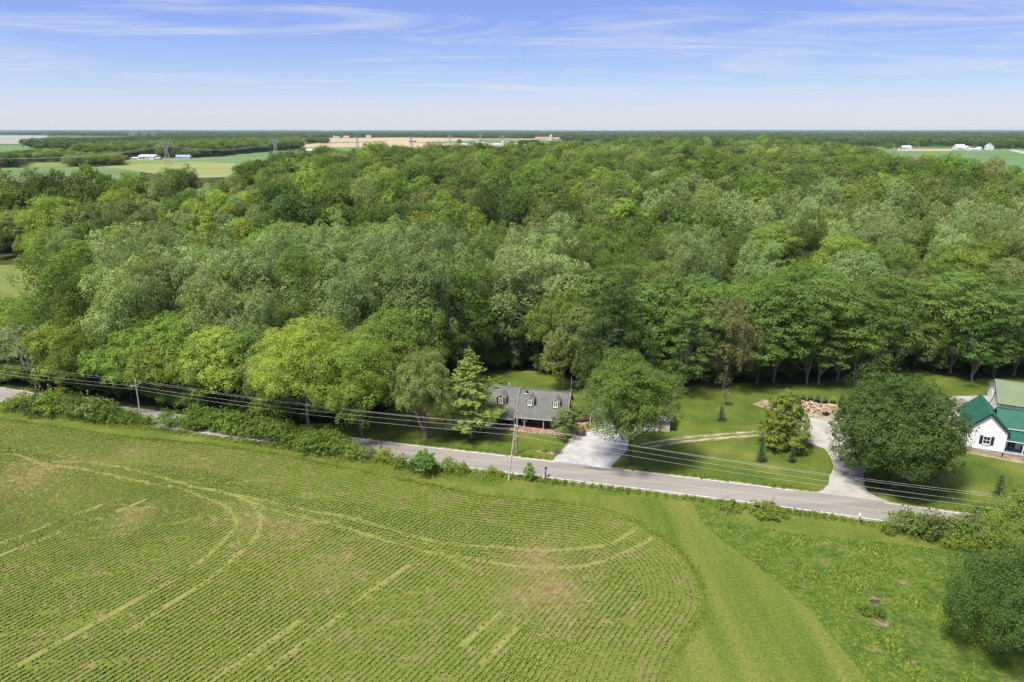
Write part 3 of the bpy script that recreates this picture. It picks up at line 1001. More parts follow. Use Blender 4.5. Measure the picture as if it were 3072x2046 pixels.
    for i in order:
        c = np.asarray(clumps[i][0])
        z0 = max(fz, min(c[2] * rng.uniform(.45, .75), H * .7))
        f = z0 / H
        st = np.array([lean[0] * f, lean[1] * f, z0])
        r0 = tr * (1 - f * .95) * .55
        q = limb_path(st, c, rng, .10)
        mb.tube(q, [r0, r0 * .8, r0 * .6, r0 * .42, r0 * .22], 5, False)
    trunk = mb.mesh('trunk', None, True)
    return crown, trunk

def pine_geo(seed, H, Rr, base=.12, whorl=.72, leaf=.30, dens=9.0, droop=.10, slim=False, nmax=30000):
    rng = np.random.default_rng(seed)
    cl, mb = [], MB()
    z = H * base
    while z < H * .97:
        f = (z - H * base) / (H * (1 - base))
        Lb = Rr * (1 - f) ** (.75 if not slim else .95) * (min(1, .62 + f * 2.6)) + .12
        nb = 6 if not slim else 7
        a0 = rng.uniform(0, 6.28)
        for b__ in range(nb):
            a = a0 + 6.28 * b__ / nb + rng.uniform(-.25, .25)
            l_ = Lb * rng.uniform(.62, 1.12)
            dz = -droop * l_ + rng.uniform(-.1, .2)
            tip = np.array([math.cos(a) * l_, math.sin(a) * l_, z + dz + l_ * .12])
            mb.tube([(0, 0, z), tuple(tip * np.array([.55, .55, 0]) + np.array([0, 0, z + dz * .45])), tuple(tip)], [.06 * (1 - f) + .015, .04 * (1 - f) + .012, .008], 4, False)
            k = 2 if l_ < 1.6 else 4
            for j in range(k):
                g = .32 + .68 * (j + .5) / k
                c = np.array([math.cos(a) * l_ * g, math.sin(a) * l_ * g, z + dz * g + l_ * .12 * g * g])
                r = max(.22, l_ * (.25 if not slim else .3)) * rng.uniform(.8, 1.15)
                cl.append((c + rng.normal(0, .08, 3), (r, r, r * (.30 if not slim else .5))))
        z += whorl * (1 - .45 * f) * rng.uniform(.85, 1.15) * (1 if not slim else .55)
    cl.append((np.array([0, 0, H * .97]), (.22, .22, .5)))
    crown = leaves_mesh('crown', cl, dens, leaf, rng, -.45, .55, .4, .45, nmax)
    tr = H * .015
    mb.tube([(0, 0, -.15), (0, 0, .4), (0, 0, H * .4), (0, 0, H * .97)], [tr * 1.5, tr * 1.1, tr * .7, .03], 8, False)
    return crown, mb.mesh('trunk', None, True)

def set_mat(o, m):
    if not o.data.materials:
        o.data.materials.append(m)
    o.material_slots[0].link = 'OBJECT'
    o.material_slots[0].material = m

def plant(name, geo, x, y, label, cat='tree', leaf='green', bark='bark', s=1.0, sz=None, rz=None, group=None, z=0.0, parts=('crown', 'trunk'), tilt=0.0, tdir=0.0):
    e = bpy.data.objects.new(name, None)
    COL.objects.link(e)
    e.location = (x, y, z)
    if rz is None: rz = random.uniform(0, 6.28)
    if tilt:
        e.rotation_mode = 'QUATERNION'
        e.rotation_quaternion = (Matrix.Rotation(tilt, 4, Vector((math.cos(tdir), math.sin(tdir), 0))) @ Matrix.Rotation(rz, 4, 'Z')).to_quaternion()
    else:
        e.rotation_euler = (0, 0, rz)
    e.scale = (s, s, sz or s)
    tag(e, label, cat, group)
    c = link(parts[0], geo[0], e)
    set_mat(c, M['leaf_' + leaf])
    if geo[1] is not None:
        t_ = link(parts[1], geo[1], e)
        set_mat(t_, M[bark])
    return e

G = {}
for i in range(4): G['round%d' % i] = tree_geo('round', 100 + i, 21.5, 9.4, .52, 6.8, .12, nmax=24000)
for i in range(4): G['oak%d' % i] = tree_geo('oak', 120 + i, 22.5, 10.2, .54, 6.2, .14, nmax=24000)
for i in range(4): G['tall%d' % i] = tree_geo('tall', 140 + i, 28.5, 9.6, .52, 6, .14, nmax=26000)
for i in range(4): G['tier%d' % i] = tree_geo('tier', 160 + i, 22, 9.0, .50, 8, .24, nmax=22000, fork=True)
for i in range(2): G['sparse%d' % i] = tree_geo('sparse', 180 + i, 25, 8.5, .48, 5.5, .25, nmax=9000, fork=True)
for i in range(3): G['wisp%d' % i] = tree_geo('wisp', 190 + i, 18, 5.8, .42, 6.5, .14, nmax=13000)
NTREE = {'n': 0}

# ---- trees that stand out -------------------------------------------------
x, y = P2(2668, 1448)
plant('maple_tree', tree_geo('dome', 31, 19.6, 9.9, .36, 21, .03, trunk_r=.55, nmax=85000), x, y, 'huge dense dome-shaped maple beside the white farmhouse drive', leaf='maple', bark='bark_dark', rz=.4)
x, y = P2(2347, 1338)
plant('sweetgum_tree', tree_geo('cone', 33, 11.8, 5.6, .40, 16.0, .03, nmax=18000), x, y, 'small bright yellow-green egg-shaped tree beside the firewood heap', leaf='lime', rz=1.0)
x, y = P2(1890, 1398)
plant('walnut_tree', tree_geo('round', 38, 21.4, 8.4, .36, 15, .15, trunk_r=.42, nmax=46000), x, y, 'spreading dark green walnut with bare trunk between white gravel drive and lawn', leaf='green', bark='bark_dark', rz=2.2)
x, y = P2(1412, 1310)
plant('white_pine_tree', pine_geo(41, 19.8, 7.0, .14, 1.35, .36, 26.0, .08, False, 44000), x, y, 'yellow-green pine with layered branches in front of the log house', leaf='pine', bark='bark', rz=.7)
x, y = P2(1275, 1316)
plant('cypress_tree', tree_geo('wisp', 43, 17.0, 7.4, .32, 14, .20, trunk_r=.50, nmax=42000, fork=True), x, y, 'rounded olive-green tree with thick flared reddish trunk on log house lawn', leaf='olive', bark='bark_red', rz=.2)
x, y = P2(930, 1292)
g1 = tree_geo('round', 47, 24.0, 9.8, .36, 12, .07, nmax=42000)
plant('maple_tree', g1, x, y, 'tall golden-green maple beside the road, taller of a touching pair', leaf='gold', rz=.9)
x, y = P2(1085, 1304)
plant('maple_tree', tree_geo('round', 48, 22.0, 8.8, .36, 12, .06, nmax=38000), x, y, 'golden-green maple beside the road, the one nearer the olive tree', leaf='gold', rz=2.0)
x, y = P2(1836, 1194)
plant('tulip_tree', tree_geo('cone', 51, 28.0, 11.0, .46, 9.0, .06, nmax=32000), x, y, 'very tall dark egg-shaped tree behind the grey-roofed garage', leaf='tulip', rz=.1)
x, y = P2(2045, 1182)
plant('locust_tree', tree_geo('tier', 53, 20.0, 6.4, .40, 9.5, .14, nmax=18000, fork=True), x, y, 'bright green layered locust at the corner of the back lawn', leaf='locust', rz=1.3)
x, y = P2(2170, 1165)
plant('cedar_tree', tree_geo('wisp', 55, 22.0, 8.2, .40, 9.0, .04, nmax=22000), x, y, 'grey-brown feathery tree between two green locusts behind the lawn', leaf='brown', rz=1.8)
x, y = P2(1690, 1168)
plant('cedar_tree', tree_geo('wisp', 56, 16.0, 6.6, .40, 9.0, .01, nmax=17000), x, y, 'grey-green feathery tree behind the log house ridge end', leaf='olive', rz=1.8)
x, y = P2(1694, 1316)
plant('redbud_tree', tree_geo('tier', 57, 6.4, 3.2, .28, 15, .16, nmax=7000, fork=True), x, y, 'small spreading olive tree at the end of the log house porch', leaf='olive', bark='bark_dark', rz=.5)
x, y = P2(1752, 1262)
plant('dogwood_tree', tree_geo('tier', 58, 6.2, 2.9, .28, 11, .3, nmax=4500, fork=True), x, y, 'thin small tree growing beside the brown deck ramp', leaf='olive', bark='bark_dark', rz=2.5)
x, y = P2(3010, 1945)
plant('hackberry_tree', tree_geo('wisp', 61, 11.2, 9.2, .26, 15, .04, nmax=60000), x, y, 'big olive-green leafy tree at the side of the rough meadow', leaf='deep', rz=.6)
x, y = P2(3150, 1790)
plant('hackberry_tree', tree_geo('round', 62, 13.5, 8.6, .30, 12, .08, nmax=34000), x, y, 'bushy green tree behind the meadow-side hackberry', leaf='shrub', rz=.6)
sap = tree_geo('round', 63, 4.4, 2.3, .34, 13, .12, nmax=2600)
x, y = P2(1276, 1424)
plant('sapling_tree', sap, x, y, 'young dark green tree growing from the weeds beside the road', leaf='green', s=1.0)
sap2 = tree_geo('cone', 64, 3.5, 1.25, .34, 15, .12, nmax=1500)
x, y = P2(1588, 1440)
plant('sapling_tree', sap2, x, y, 'young broad-leaved sapling beside the black mailbox', leaf='fresh', s=1.0)
spr = pine_geo(71, 4.0, 1.35, .03, .6, .22, 16, .02, True, 7000)
for (a, b__, s_, lab) in ((2281, 1384, 1.0, 'small dark spruce on the lawn under the bright yellow-green tree'), (2374, 1386, .72, 'shorter dark spruce on the lawn next to the gravel lane'),
                          (2993, 1486, .98, 'small dark spruce on the bank below the white farmhouse'), (2162, 1262, .85, 'small lone spruce on the lawn above the two-track'),
                          (3085, 1500, 1.1, 'dark spruce at the far side of the farmhouse bank')):
    x, y = P2(a, b__)
    plant('spruce_tree', spr, x, y, lab, leaf='spruce', bark='bark_dark', s=s_, parts=('crown', 'trunk'))
x, y = P2(2174, 1216)
plant('sapling_tree', tree_geo('sparse', 72, 4.2, 1.2, .28, 9, .2, nmax=500), x, y, 'thin leafless-looking sapling behind the lone spruce', leaf='olive')

# ---- the wood: where trees may stand ---------------------------------------
WOOD_FRONT = [(-700, 1120), (-300, 1160), (0, 1153), (150, 1172), (400, 1212), (700, 1258), (830, 1275), (980, 1270), (1100, 1262), (1160, 1230), (1250, 1180), (1350, 1128), (1480, 1112), (1600, 1112), (1720, 1140),
              (1800, 1148), (1950, 1150), (2050, 1160), (2150, 1146), (2400, 1154), (2560, 1128), (2660, 1100), (2720, 1096), (2830, 1126), (2900, 1136), (3072, 1134), (3600, 1134)]
FRONT = [P2(*q) for q in WOOD_FRONT]
def far_limit(px):
    """distance at which the near wood ends, by direction"""
    return np.interp(px, [-400, 0, 260, 420, 560, 700, 820, 1000, 1500, 1640, 2000, 2400, 2560, 2640, 2760, 2880, 3072, 3500],
                     [385, 390, 425, 415, 420, 470, 590, 720, 820, 1000, 1370, 1370, 820, 610, 570, 460, 425, 420])
CLEAR = [[PT(*q)[:2] for q in ((-300, 1140), (130, 1140), (235, 1090), (215, 860), (60, 800), (-260, 800))], [PT(*q)[:2] for q in ((2085, 590), (2160, 590), (2160, 556), (2085, 556))]]
WOODP = FRONT + [(2600, 2600), (-2600, 2600)]
rw = np.random.default_rng(77)

def wood_points(d0, d1, sp, seed):
    r_ = np.random.default_rng(seed)
    xs = np.arange(-d1 * .95, d1 * .95, sp); ys = np.arange(d0, d1, sp * .88)
    X, Y = np.meshgrid(xs, ys)
    X = X + (np.arange(len(ys)) % 2)[:, None] * sp / 2
    X = X + r_.uniform(-.36, .36, X.shape) * sp; Y = Y + r_.uniform(-.36, .36, Y.shape) * sp
    X, Y = X.ravel(), Y.ravel()
    c = Y * math.cos(PITCH) + (40 - E(Y)) * math.sin(PITCH)
    px = 3 * (512 + FPX * X / c)
    D = np.hypot(X, Y)
    ok = (px > -260) & (px < 3340) & (Y < far_limit(px)) & in_poly(X, Y, np.array(WOODP)) & (Y >= d0) & (Y < d1)
    for cl_ in CLEAR: ok &= ~in_poly(X, Y, np.array(cl_))
    return X[ok], Y[ok], px[ok]

# hand-set trees along the front of the wood: place in the photograph, kind, tone, height factor
FRONT_TREES = [
    # row beside the road, left
    (25, 1150, 'wisp', 'shrub', .95), (35, 1088, 'round', 'fresh', .84), (125, 1100, 'round', 'shrub', .80), (110, 1172, 'sparse', 'silver', .82), (60, 1120, 'round', 'gold', .70), (245, 1178, 'round', 'gold', .98), (300, 1196, 'oak', 'shrub', .82), (395, 1208, 'oak', 'fresh', .80),
    (440, 1190, 'round', 'gold', 1.0), (500, 1220, 'round', 'shrub', .84), (560, 1195, 'round', 'fresh', 1.0), (640, 1236, 'oak', 'shrub', .80), (690, 1240, 'round', 'gold', .92), (770, 1256, 'wisp', 'olive', .80), (770, 1225, 'oak', 'green', .85),
    (850, 1250, 'round', 'green', .8), (1010, 1255, 'oak', 'deep', .78), (1150, 1222, 'oak', 'green', .80), (1240, 1172, 'oak', 'green', .95), (1190, 1180, 'round', 'green', 1.0), (1330, 1140, 'oak', 'olive', .72), (1380, 1120, 'oak', 'deep', .85),
    # behind the log house
    (1410, 1108, 'tall', 'green', .98), (1460, 1104, 'tier', 'deep', .92), (1520, 1088, 'tall', 'pale', 1.04), (1600, 1082, 'sparse', 'pale', 1.18), (1560, 1100, 'oak', 'deep', .72), (1650, 1098, 'tier', 'deep', .82), (1720, 1112, 'round', 'deep', .90), (1770, 1095, 'tier', 'locust', 1.1), (1935, 1130, 'tier', 'locust', 1.05), (1900, 1095, 'oak', 'deep', 1.1), (1985, 1120, 'oak', 'green', 1.1),
    (1330, 1095, 'tall', 'pale', 1.02), (1270, 1110, 'tall', 'green', 1.0), (1200, 1130, 'tall', 'green', .98), (1130, 1125, 'tall', 'pale', 1.02), (1040, 1120, 'tall', 'pale', 1.04), (950, 1110, 'tall', 'pale', 1.03), (860, 1105, 'tall', 'green', 1.0), (770, 1090, 'tall', 'pale', 1.05), (680, 1085, 'tall', 'silver', 1.0), (590, 1075, 'tall', 'pale', 1.0), (500, 1060, 'tall', 'green', .98), (410, 1050, 'tall', 'pale', .96), (320, 1040, 'oak', 'green', 1.0), (1690, 1075, 'tall', 'pale', .98),
    # locusts along the lawn
    (2105, 1140, 'tier', 'locust', 1.02), (2270, 1150, 'tier', 'locust', 1.0), (2320, 1146, 'tier', 'locust', 1.08), (2420, 1154, 'tier', 'locust', 1.06), (2455, 1152, 'tier', 'locust', 1.1), (2510, 1142, 'tier', 'green', 1.0), (2560, 1148, 'tier', 'locust', .95), (2610, 1115, 'tier', 'locust', 1.12),
    (2690, 1098, 'tier', 'green', 1.05), (2740, 1110, 'round', 'olive', .66), (2800, 1124, 'wisp', 'olive', .60), (2850, 1120, 'tier', 'locust', 1.1), (2915, 1146, 'tier', 'locust', .82), (2980, 1130, 'tier', 'locust', .95), (3040, 1128, 'tier', 'green', .95), (3110, 1130, 'round', 'gold', .75),
    # single pale crowns that stand out in the wood
    (560, 1010, 'sparse', 'pale', 1.12), (410, 960, 'sparse', 'pale', 1.2), (1640, 1060, 'sparse', 'pale', 1.15),
]
TONE_WORD = {'tulip': 'dark flecked', 'deep': 'dark green', 'green': 'mid green', 'fresh': 'fresh green', 'gold': 'golden-green', 'pale': 'pale grey-green', 'silver': 'silvery', 'olive': 'olive', 'locust': 'clear green', 'shrub': 'leafy green', 'maple': 'deep green', 'brown': 'grey-brown', 'pine': 'pine green'}
KIND_WORD = {'round': ('maple_tree', 'round-crowned'), 'oak': ('oak_tree', 'broad uneven-crowned'), 'tall': ('cottonwood_tree', 'tall plumed'), 'tier': ('locust_tree', 'layered'), 'sparse': ('sycamore_tree', 'open-crowned'), 'wisp': ('elm_tree', 'feathery')}
def wood_tree(X, Y, kind, leaf, s, where, group, sz=None, sx=None):
    nv = {'sparse': 2, 'wisp': 3}.get(kind, 4)
    nm, word = KIND_WORD[kind]
    word = ('big ' if s > 1.04 else ('smaller ' if s < .86 else '')) + word
    bark = 'bark_pale' if kind == 'sparse' else ('bark' if kind in ('tier', 'tall') else 'bark_dark')
    NTREE['n'] += 1
    plant(nm, G['%s%d' % (kind, random.randrange(nv))], X, Y, '%s %s tree %s' % (TONE_WORD[leaf], word, where), leaf=leaf, bark=bark, s=sx or s, sz=sz or s, group=group, z=float(E(Y)),
          tilt=random.uniform(0, .06), tdir=random.uniform(0, 6.28))
taken = []
for a, b__, k, lf, s in FRONT_TREES:
    X, Y = P2(a, b__)
    if a < 1100 and b__ > 1150: s *= .9
    taken.append((X, Y, 3.6))
    left = a < 1200
    wood_tree(X, Y, k, lf, s, 'in the row beside the road' if a < 1100 and b__ > 1150 else ('at the lawn edge of the wood' if a > 2000 else 'at the front of the wood'),
              'trees in the roadside row' if a < 1100 and b__ > 1150 else 'trees along the front of the wood', sz=s * random.uniform(.97, 1.08))

for (pxx, D_, k, lf, s) in ((165, 292, 'oak', 'gold', 1.12), (300, 286, 'sparse', 'olive', 1.08), (60, 300, 'round', 'olive', .9), (410, 300, 'tall', 'olive', .9)):
    X = (pxx / 3 - 512) / FPX * (D_ * math.cos(PITCH) + 45 * math.sin(PITCH))
    taken.append((X, D_, 4.5))
    wood_tree(X, D_, k, lf, s, 'standing behind the hay clearing', 'trees along the hay clearing')

def species(X, Y, px):
    """mix of kinds by place: a stand of pale cottonwoods in front, layered locusts right, oaks behind"""
    D = Y
    n1 = vnoise(X, Y, 38); n2 = vnoise(X + 500, Y, 14); u = random.random()
    if D < 222 and 330 < px < 1750:
        return ('tall', 'pale' if u < .55 else ('green' if u < .72 else 'olive'), random.uniform(.90, 1.08)) if u < .8 else ('oak', 'green', random.uniform(.9, 1.1))
    if D < 186 and px > 1900:
        return ('tier', 'locust' if u < .65 else 'green', random.uniform(.9, 1.12)) if u < .7 else ('oak', 'green' if u < .85 else 'olive', random.uniform(.9, 1.1))
    if 205 < D < 330 and px > 1950 and n1 > .34:
        return ('tall', 'pale' if u < .6 else ('olive' if u < .8 else 'green'), random.uniform(.78, 1.0))
    if D > 250 and px < 800 and n1 < .62:
        return ('round' if u < .5 else 'wisp', ('olive', 'gold', 'pale', 'shrub', 'fresh')[int(n2 * 4.99)], random.uniform(.55, .85))
    kinds = ['oak', 'round', 'tier', 'oak', 'round', 'tall', 'wisp']
    k = kinds[int(n1 * 6.99)] if u < .6 else random.choice(kinds)
    tones = ['deep', 'green', 'deep', 'green', 'olive', 'fresh', 'green', 'pale', 'gold']
    lf = tones[int(min(.999, max(0, (n2 - .12) * 1.3)) * 9)] if u < .55 else random.choice(tones[:7])
    s = random.choice((random.uniform(.62, .85), random.uniform(.85, 1.05), random.uniform(.95, 1.22))) * (.85 if k == 'tall' else 1)
    return (k, lf, s)

X1, Y1, PX1 = wood_points(150, 330, 12.2, 5)
o_ = np.argsort(Y1)
indiv, rest = [], []
tk = np.array(taken)
for i in o_:
    if np.min(np.hypot(tk[:, 0] - X1[i], tk[:, 1] - Y1[i])) < 4.2: continue
    (indiv if (len(indiv) < 205 and -120 < PX1[i] < 3190) else rest).append(i)
WHERE = lambda px: 'in the wood beyond the roadside row' if px < 1150 else ('in the wood behind the log house' if px < 2000 else 'in the wood behind the back lawn')
for i in indiv:
    k, lf, s = species(X1[i], Y1[i], PX1[i])
    wood_tree(X1[i], Y1[i], k, lf, s, WHERE(PX1[i]), 'trees inside the wood', sz=s * random.uniform(.95, 1.12), sx=s * random.uniform(.74, .92))
print('individual trees', NTREE['n'], 'nearest stuff at', len(rest), min([Y1[i] for i in rest] or [0]), max(Y1[i] for i in indiv))

# ---- the rest of the wood: one mass, instanced on points --------------------
PROTO = bpy.data.collections.new('wood_prototypes')
FARG, FARIDX = [], {}
def far_proto(kind, leaf, seed, H, Rr, lf, dens, nm, base=.15):
    if kind == 'pine': cr_, _ = pine_geo(seed, H, Rr, .05, 1.6, lf, dens, .05, False, nm)
    else: cr_, _ = tree_geo(kind, seed, H, Rr, lf * 1.1, dens * .7, base, nmax=int(nm * .62))
    cr_.materials.append(M['leaf_' + leaf])
    o = bpy.data.objects.new('p%03d' % len(FARG), cr_)
    PROTO.objects.link(o)
    FARIDX.setdefault((kind, leaf), []).append(len(FARG))
    FARG.append(o)
sd = 900
for leaf in ('deep', 'green', 'olive', 'fresh', 'pale', 'gold', 'shrub', 'locust'):
    for kind, H, Rr in (('round', 20.5, 9.4), ('oak', 21.5, 10.4), ('tall', 26, 9.4), ('tier', 21, 9.2), ('wisp', 19, 7.8)):
        if (kind, leaf) in (('tier', 'gold'), ('tall', 'shrub'), ('tall', 'fresh'), ('wisp', 'deep'), ('wisp', 'locust'), ('round', 'locust')): continue
        sd += 1
        far_proto(kind, leaf, sd, H, Rr, .80, 4.0, 7500)
for i in range(2): far_proto('pine', 'spruce', 990 + i, 16, 3.4, .7, 3.0, 2600)
for i in range(3): far_proto('round', 'brown', 993 + i, 14, 5, .6, 1.6, 900)

def instancer(name, pts, label):
    """pts: list of (x, y, z, prototype, rotation, sx, sz)"""
    a = np.array(pts, float)
    me = bpy.data.meshes.new(name)
    me.vertices.add(len(a))
    me.vertices.foreach_set('co', a[:, :3].astype(np.float32).ravel())
    at = me.attributes.new('pick', 'INT', 'POINT'); at.data.foreach_set('value', a[:, 3].astype(np.int32))
    at = me.attributes.new('turn', 'FLOAT_VECTOR', 'POINT'); at.data.foreach_set('vector', np.c_[np.zeros(len(a)), np.zeros(len(a)), a[:, 4]].astype(np.float32).ravel())
    at = me.attributes.new('size', 'FLOAT_VECTOR', 'POINT'); at.data.foreach_set('vector', np.c_[a[:, 5], a[:, 5], a[:, 6]].astype(np.float32).ravel())
    o = link(name, me)
    tag(o, label, 'trees', kind='stuff')
    ng = bpy.data.node_groups.new(name + '_nodes', 'GeometryNodeTree')
    ng.interface.new_socket('Geometry', in_out='INPUT', socket_type='NodeSocketGeometry')
    ng.interface.new_socket('Geometry', in_out='OUTPUT', socket_type='NodeSocketGeometry')
    gi = ng.nodes.new('NodeGroupInput'); go = ng.nodes.new('NodeGroupOutput')
    iop = ng.nodes.new('GeometryNodeInstanceOnPoints')
    ci = ng.nodes.new('GeometryNodeCollectionInfo')
    ci.inputs['Collection'].default_value = PROTO
    ci.inputs['Separate Children'].default_value = True
    ci.inputs['Reset Children'].default_value = True
    def na(nm, typ):
        q = ng.nodes.new('GeometryNodeInputNamedAttribute'); q.data_type = typ; q.inputs['Name'].default_value = nm
        return [s for s in q.outputs if s.enabled][0]
    ng.links.new(gi.outputs[0], iop.inputs['Points'])
    ng.links.new(ci.outputs[0], iop.inputs['Instance'])
    iop.inputs['Pick Instance'].default_value = True
    ng.links.new(na('pick', 'INT'), iop.inputs['Instance Index'])
    e2r = ng.nodes.new('FunctionNodeEulerToRotation')
    ng.links.new(na('turn', 'FLOAT_VECTOR'), e2r.inputs[0])
    ng.links.new(e2r.outputs[0], iop.inputs['Rotation'])
    ng.links.new(na('size', 'FLOAT_VECTOR'), iop.inputs['Scale'])
    ng.links.new(iop.outputs[0], go.inputs[0])
    md = o.modifiers.new('instances', 'NODES')
    md.node_group = ng
    return o

def pick(kind, leaf):
    c = FARIDX.get((kind, leaf)) or FARIDX.get((kind, 'green')) or FARIDX[('oak', 'green')]
    return random.choice(c)
wood = []
def add_far(X, Y, px, grow=1.0):
    k, lf, s = species(X, Y, px)
    if k == 'sparse': k = 'wisp'
    if random.random() < .012: idx_ = random.choice(FARIDX[('round', 'brown')])
    else: idx_ = pick(k, lf)
    s *= grow
    wood.append((X, Y, float(E(Y)) - .3, idx_, random.uniform(0, 6.28), s * random.uniform(.76, .96), s * random.uniform(.9, 1.15)))
for i in rest: add_far(X1[i], Y1[i], PX1[i])
X2, Y2, PX2 = wood_points(330, 560, 12.6, 6)
for a, b__, c_ in zip(X2, Y2, PX2): add_far(a, b__, c_)
X3, Y3, PX3 = wood_points(560, 1400, 14.5, 7)
# pine plantation: a dark even block
def PZ(x, y, z): return P(x, y, z)[:2]
PB = [PZ(1485, 512, 19), PZ(1930, 508, 19), PZ(1930, 484, 31), PZ(1485, 478, 31)]
pin = in_poly(X3, Y3, np.array(PB))
for a, b__, c_, q in zip(X3, Y3, PX3, pin):
    if not q: add_far(a, b__, c_, 1.12)
bx0, bx1 = min(p[0] for p in PB), max(p[0] for p in PB); by0, by1 = min(p[1] for p in PB), max(p[1] for p in PB)
for a in np.arange(bx0, bx1, 6.5):
    for b__ in np.arange(by0, by1, 7.5):
        aa, bb = a + random.uniform(-1, 1), b__ + random.uniform(-1, 1)
        if in_poly(np.array([aa]), np.array([bb]), np.array(PB))[0]:
            wood.append((aa, bb, float(E(bb)), random.choice(FARIDX[('pine', 'spruce')]), random.uniform(0, 6.28), 1.15, random.uniform(.9, 1.05)))
instancer('woodland', wood, 'dense mixed woodland stretching away to the fields')
print('wood instances', len(wood))
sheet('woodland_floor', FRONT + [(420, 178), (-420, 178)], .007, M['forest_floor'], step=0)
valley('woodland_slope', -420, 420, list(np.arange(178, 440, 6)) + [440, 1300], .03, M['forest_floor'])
cq = [PT(*q) for q in ((-140, 1060), (60, 1060), (160, 925), (140, 820), (60, 795), (-140, 795))]
cy0, cy1 = min(q[1] for q in cq), max(q[1] for q in cq)
valley('clearing', min(q[0] for q in cq) - 30, max(q[0] for q in cq) + 2, np.linspace(cy0, cy1, 12), .08, M['clearing'])
c2q = [PT(*q) for q in ((2085, 590), (2160, 590), (2160, 556), (2085, 556))]
valley('clearing', min(q[0] for q in c2q), max(q[0] for q in c2q), np.linspace(min(q[1] for q in c2q), max(q[1] for q in c2q), 8), .08, M['hay_far'])

# low growth under and along the wood
und = []
fl = resample(FRONT, 2.2)
for q in fl:
    pxx = to_px(q[0], q[1])[0]
    dens_ = 2 if pxx < 1150 else 1
    for k in range(dens_):
        a, b__ = q[0] + random.gauss(0, 2.0), q[1] + abs(random.gauss(2.6, 3.5))
        if pxx > 2050 and random.random() < .5: b__ += 5
        if not in_poly(np.array([a]), np.array([b__]), np.array(FRONT + [(900, 900), (-900, 900)]))[0]: continue
        s = random.uniform(.10, .24) if pxx > 2050 else random.uniform(.14, .38)
        und.append((a, b__, float(E(b__)) - .2, pick(random.choice(['round', 'oak', 'wisp']), random.choice(['deep', 'green', 'shrub', 'deep'])), random.uniform(0, 6.28), s * 1.15, s))
for i in range(420):
    j = random.randrange(len(X1))
    s = random.uniform(.2, .42)
    und.append((X1[j] + random.gauss(0, 4), Y1[j], float(E(Y1[j])) - .2, pick(random.choice(['round', 'oak']), random.choice(['deep', 'green'])), random.uniform(0, 6.28), s * 1.15, s))
instancer('undergrowth', und, 'low bushes and saplings under the trees of the wood')

# ---- shrubs along the road ---------------------------------------------------
def shrub_geo(seed, kind='round', H=3.0, Rr=2.2, leaf=.32, dens=11, nm=3600):
    rng = np.random.default_rng(seed)
    cl = []
    for d in fib(20, rng, -.1):
        c = np.array([0, 0, H * .38]) + d * np.array([Rr, Rr, H * .6]) * rng.uniform(.55, .8)
        r = Rr * rng.uniform(.28, .44)
        cl.append((c, (r, r, r * .85)))
    for k in range(5): cl.append((np.array([rng.normal(0, Rr * .4), rng.normal(0, Rr * .4), H * .3]), Rr * .42))
    for k in range(9):                                    # shoots above the outline
        a = rng.uniform(0, 6.28); q = rng.uniform(.1, .8) * Rr
        cl.append((np.array([math.cos(a) * q, math.sin(a) * q, H * rng.uniform(.85, 1.12)]), (.22, .22, .5)))
    cr_ = leaves_mesh('foliage', cl, dens, leaf, rng, -.5, .25, .6, .55, nm)
    mb = MB()
    for k in range(6):
        c = np.asarray(cl[k * 3][0])
        mb.tube(limb_path((rng.normal(0, .15), rng.normal(0, .15), -.05), c, rng), [.06, .05, .04, .03, .015], 5, False)
    return cr_, mb.mesh('stem', None, True)
SH = [shrub_geo(300 + i) for i in range(5)]
SHT = [shrub_geo(320 + i, H=2.0, Rr=1.9, leaf=.26, dens=12, nm=2600) for i in range(3)]
hedge = [(30, 1226, .75, 'shrub'), (75, 1222, .8, 'weed'), (125, 1240, 1.15, 'spruce'), (165, 1225, 1.05, 'fresh'), (200, 1235, 1.1, 'shrub'), (240, 1246, 1.05, 'shrub'), (285, 1254, 1.1, 'olive'), (330, 1262, .95, 'shrub'), (372, 1268, .8, 'fresh'),
         (405, 1272, .55, 'shrub'), (445, 1277, .5, 'fresh'), (505, 1277, .75, 'green'), (565, 1285, .9, 'shrub'), (600, 1278, 1.15, 'fresh'), (648, 1288, 1.0, 'shrub'), (695, 1296, 1.05, 'shrub'), (745, 1303, 1.0, 'olive'), (790, 1315, 1.05, 'green'), (845, 1328, 1.05, 'shrub'),
         (890, 1335, .85, 'green'), (935, 1350, 1.15, 'green'), (985, 1348, 1.0, 'shrub'), (1012, 1360, .85, 'shrub'), (1060, 1372, .72, 'shrub'), (1105, 1372, .75, 'olive'), (1150, 1385, .62, 'weed'), (1195, 1402, .55, 'weed'), (1240, 1412, .5, 'green'), (1300, 1418, .6, 'shrub'), (1345, 1415, .55, 'weed'), (1385, 1420, .45, 'weed'), (1475, 1425, .38, 'weed'), (1500, 1428, .3, 'weed')]
hedge += [(a + 24, b__ + 1, s * .85, random.choice(('shrub', 'fresh', 'green'))) for a, b__, s, lf in hedge if a < 1000 and not 380 < a < 520]
for i, (a, b__, s, lf) in enumerate(hedge):
    X, Y = P2(a, b__)
    wh = 'in the hedge between bean field and road' if a < 1130 else 'in the weedy verge between field and road'
    plant('hedge_shrub', random.choice(SH) if i % 4 else random.choice(SHT), X, Y, '%s shrub %s' % ({'shrub': ('tall leafy green' if s > .98 else 'leafy green' if s > .8 else 'low leafy green'), 'weed': 'yellow-green', 'spruce': 'dark blue-green', 'fresh': 'fresh green', 'olive': 'olive green', 'green': 'mid green'}[lf], wh),
          'shrub', lf, 'bark_dark', s * random.uniform(1.3, 1.6), s * random.uniform(1.2, 1.45), group='shrubs along the roadside', parts=('foliage', 'stem'))
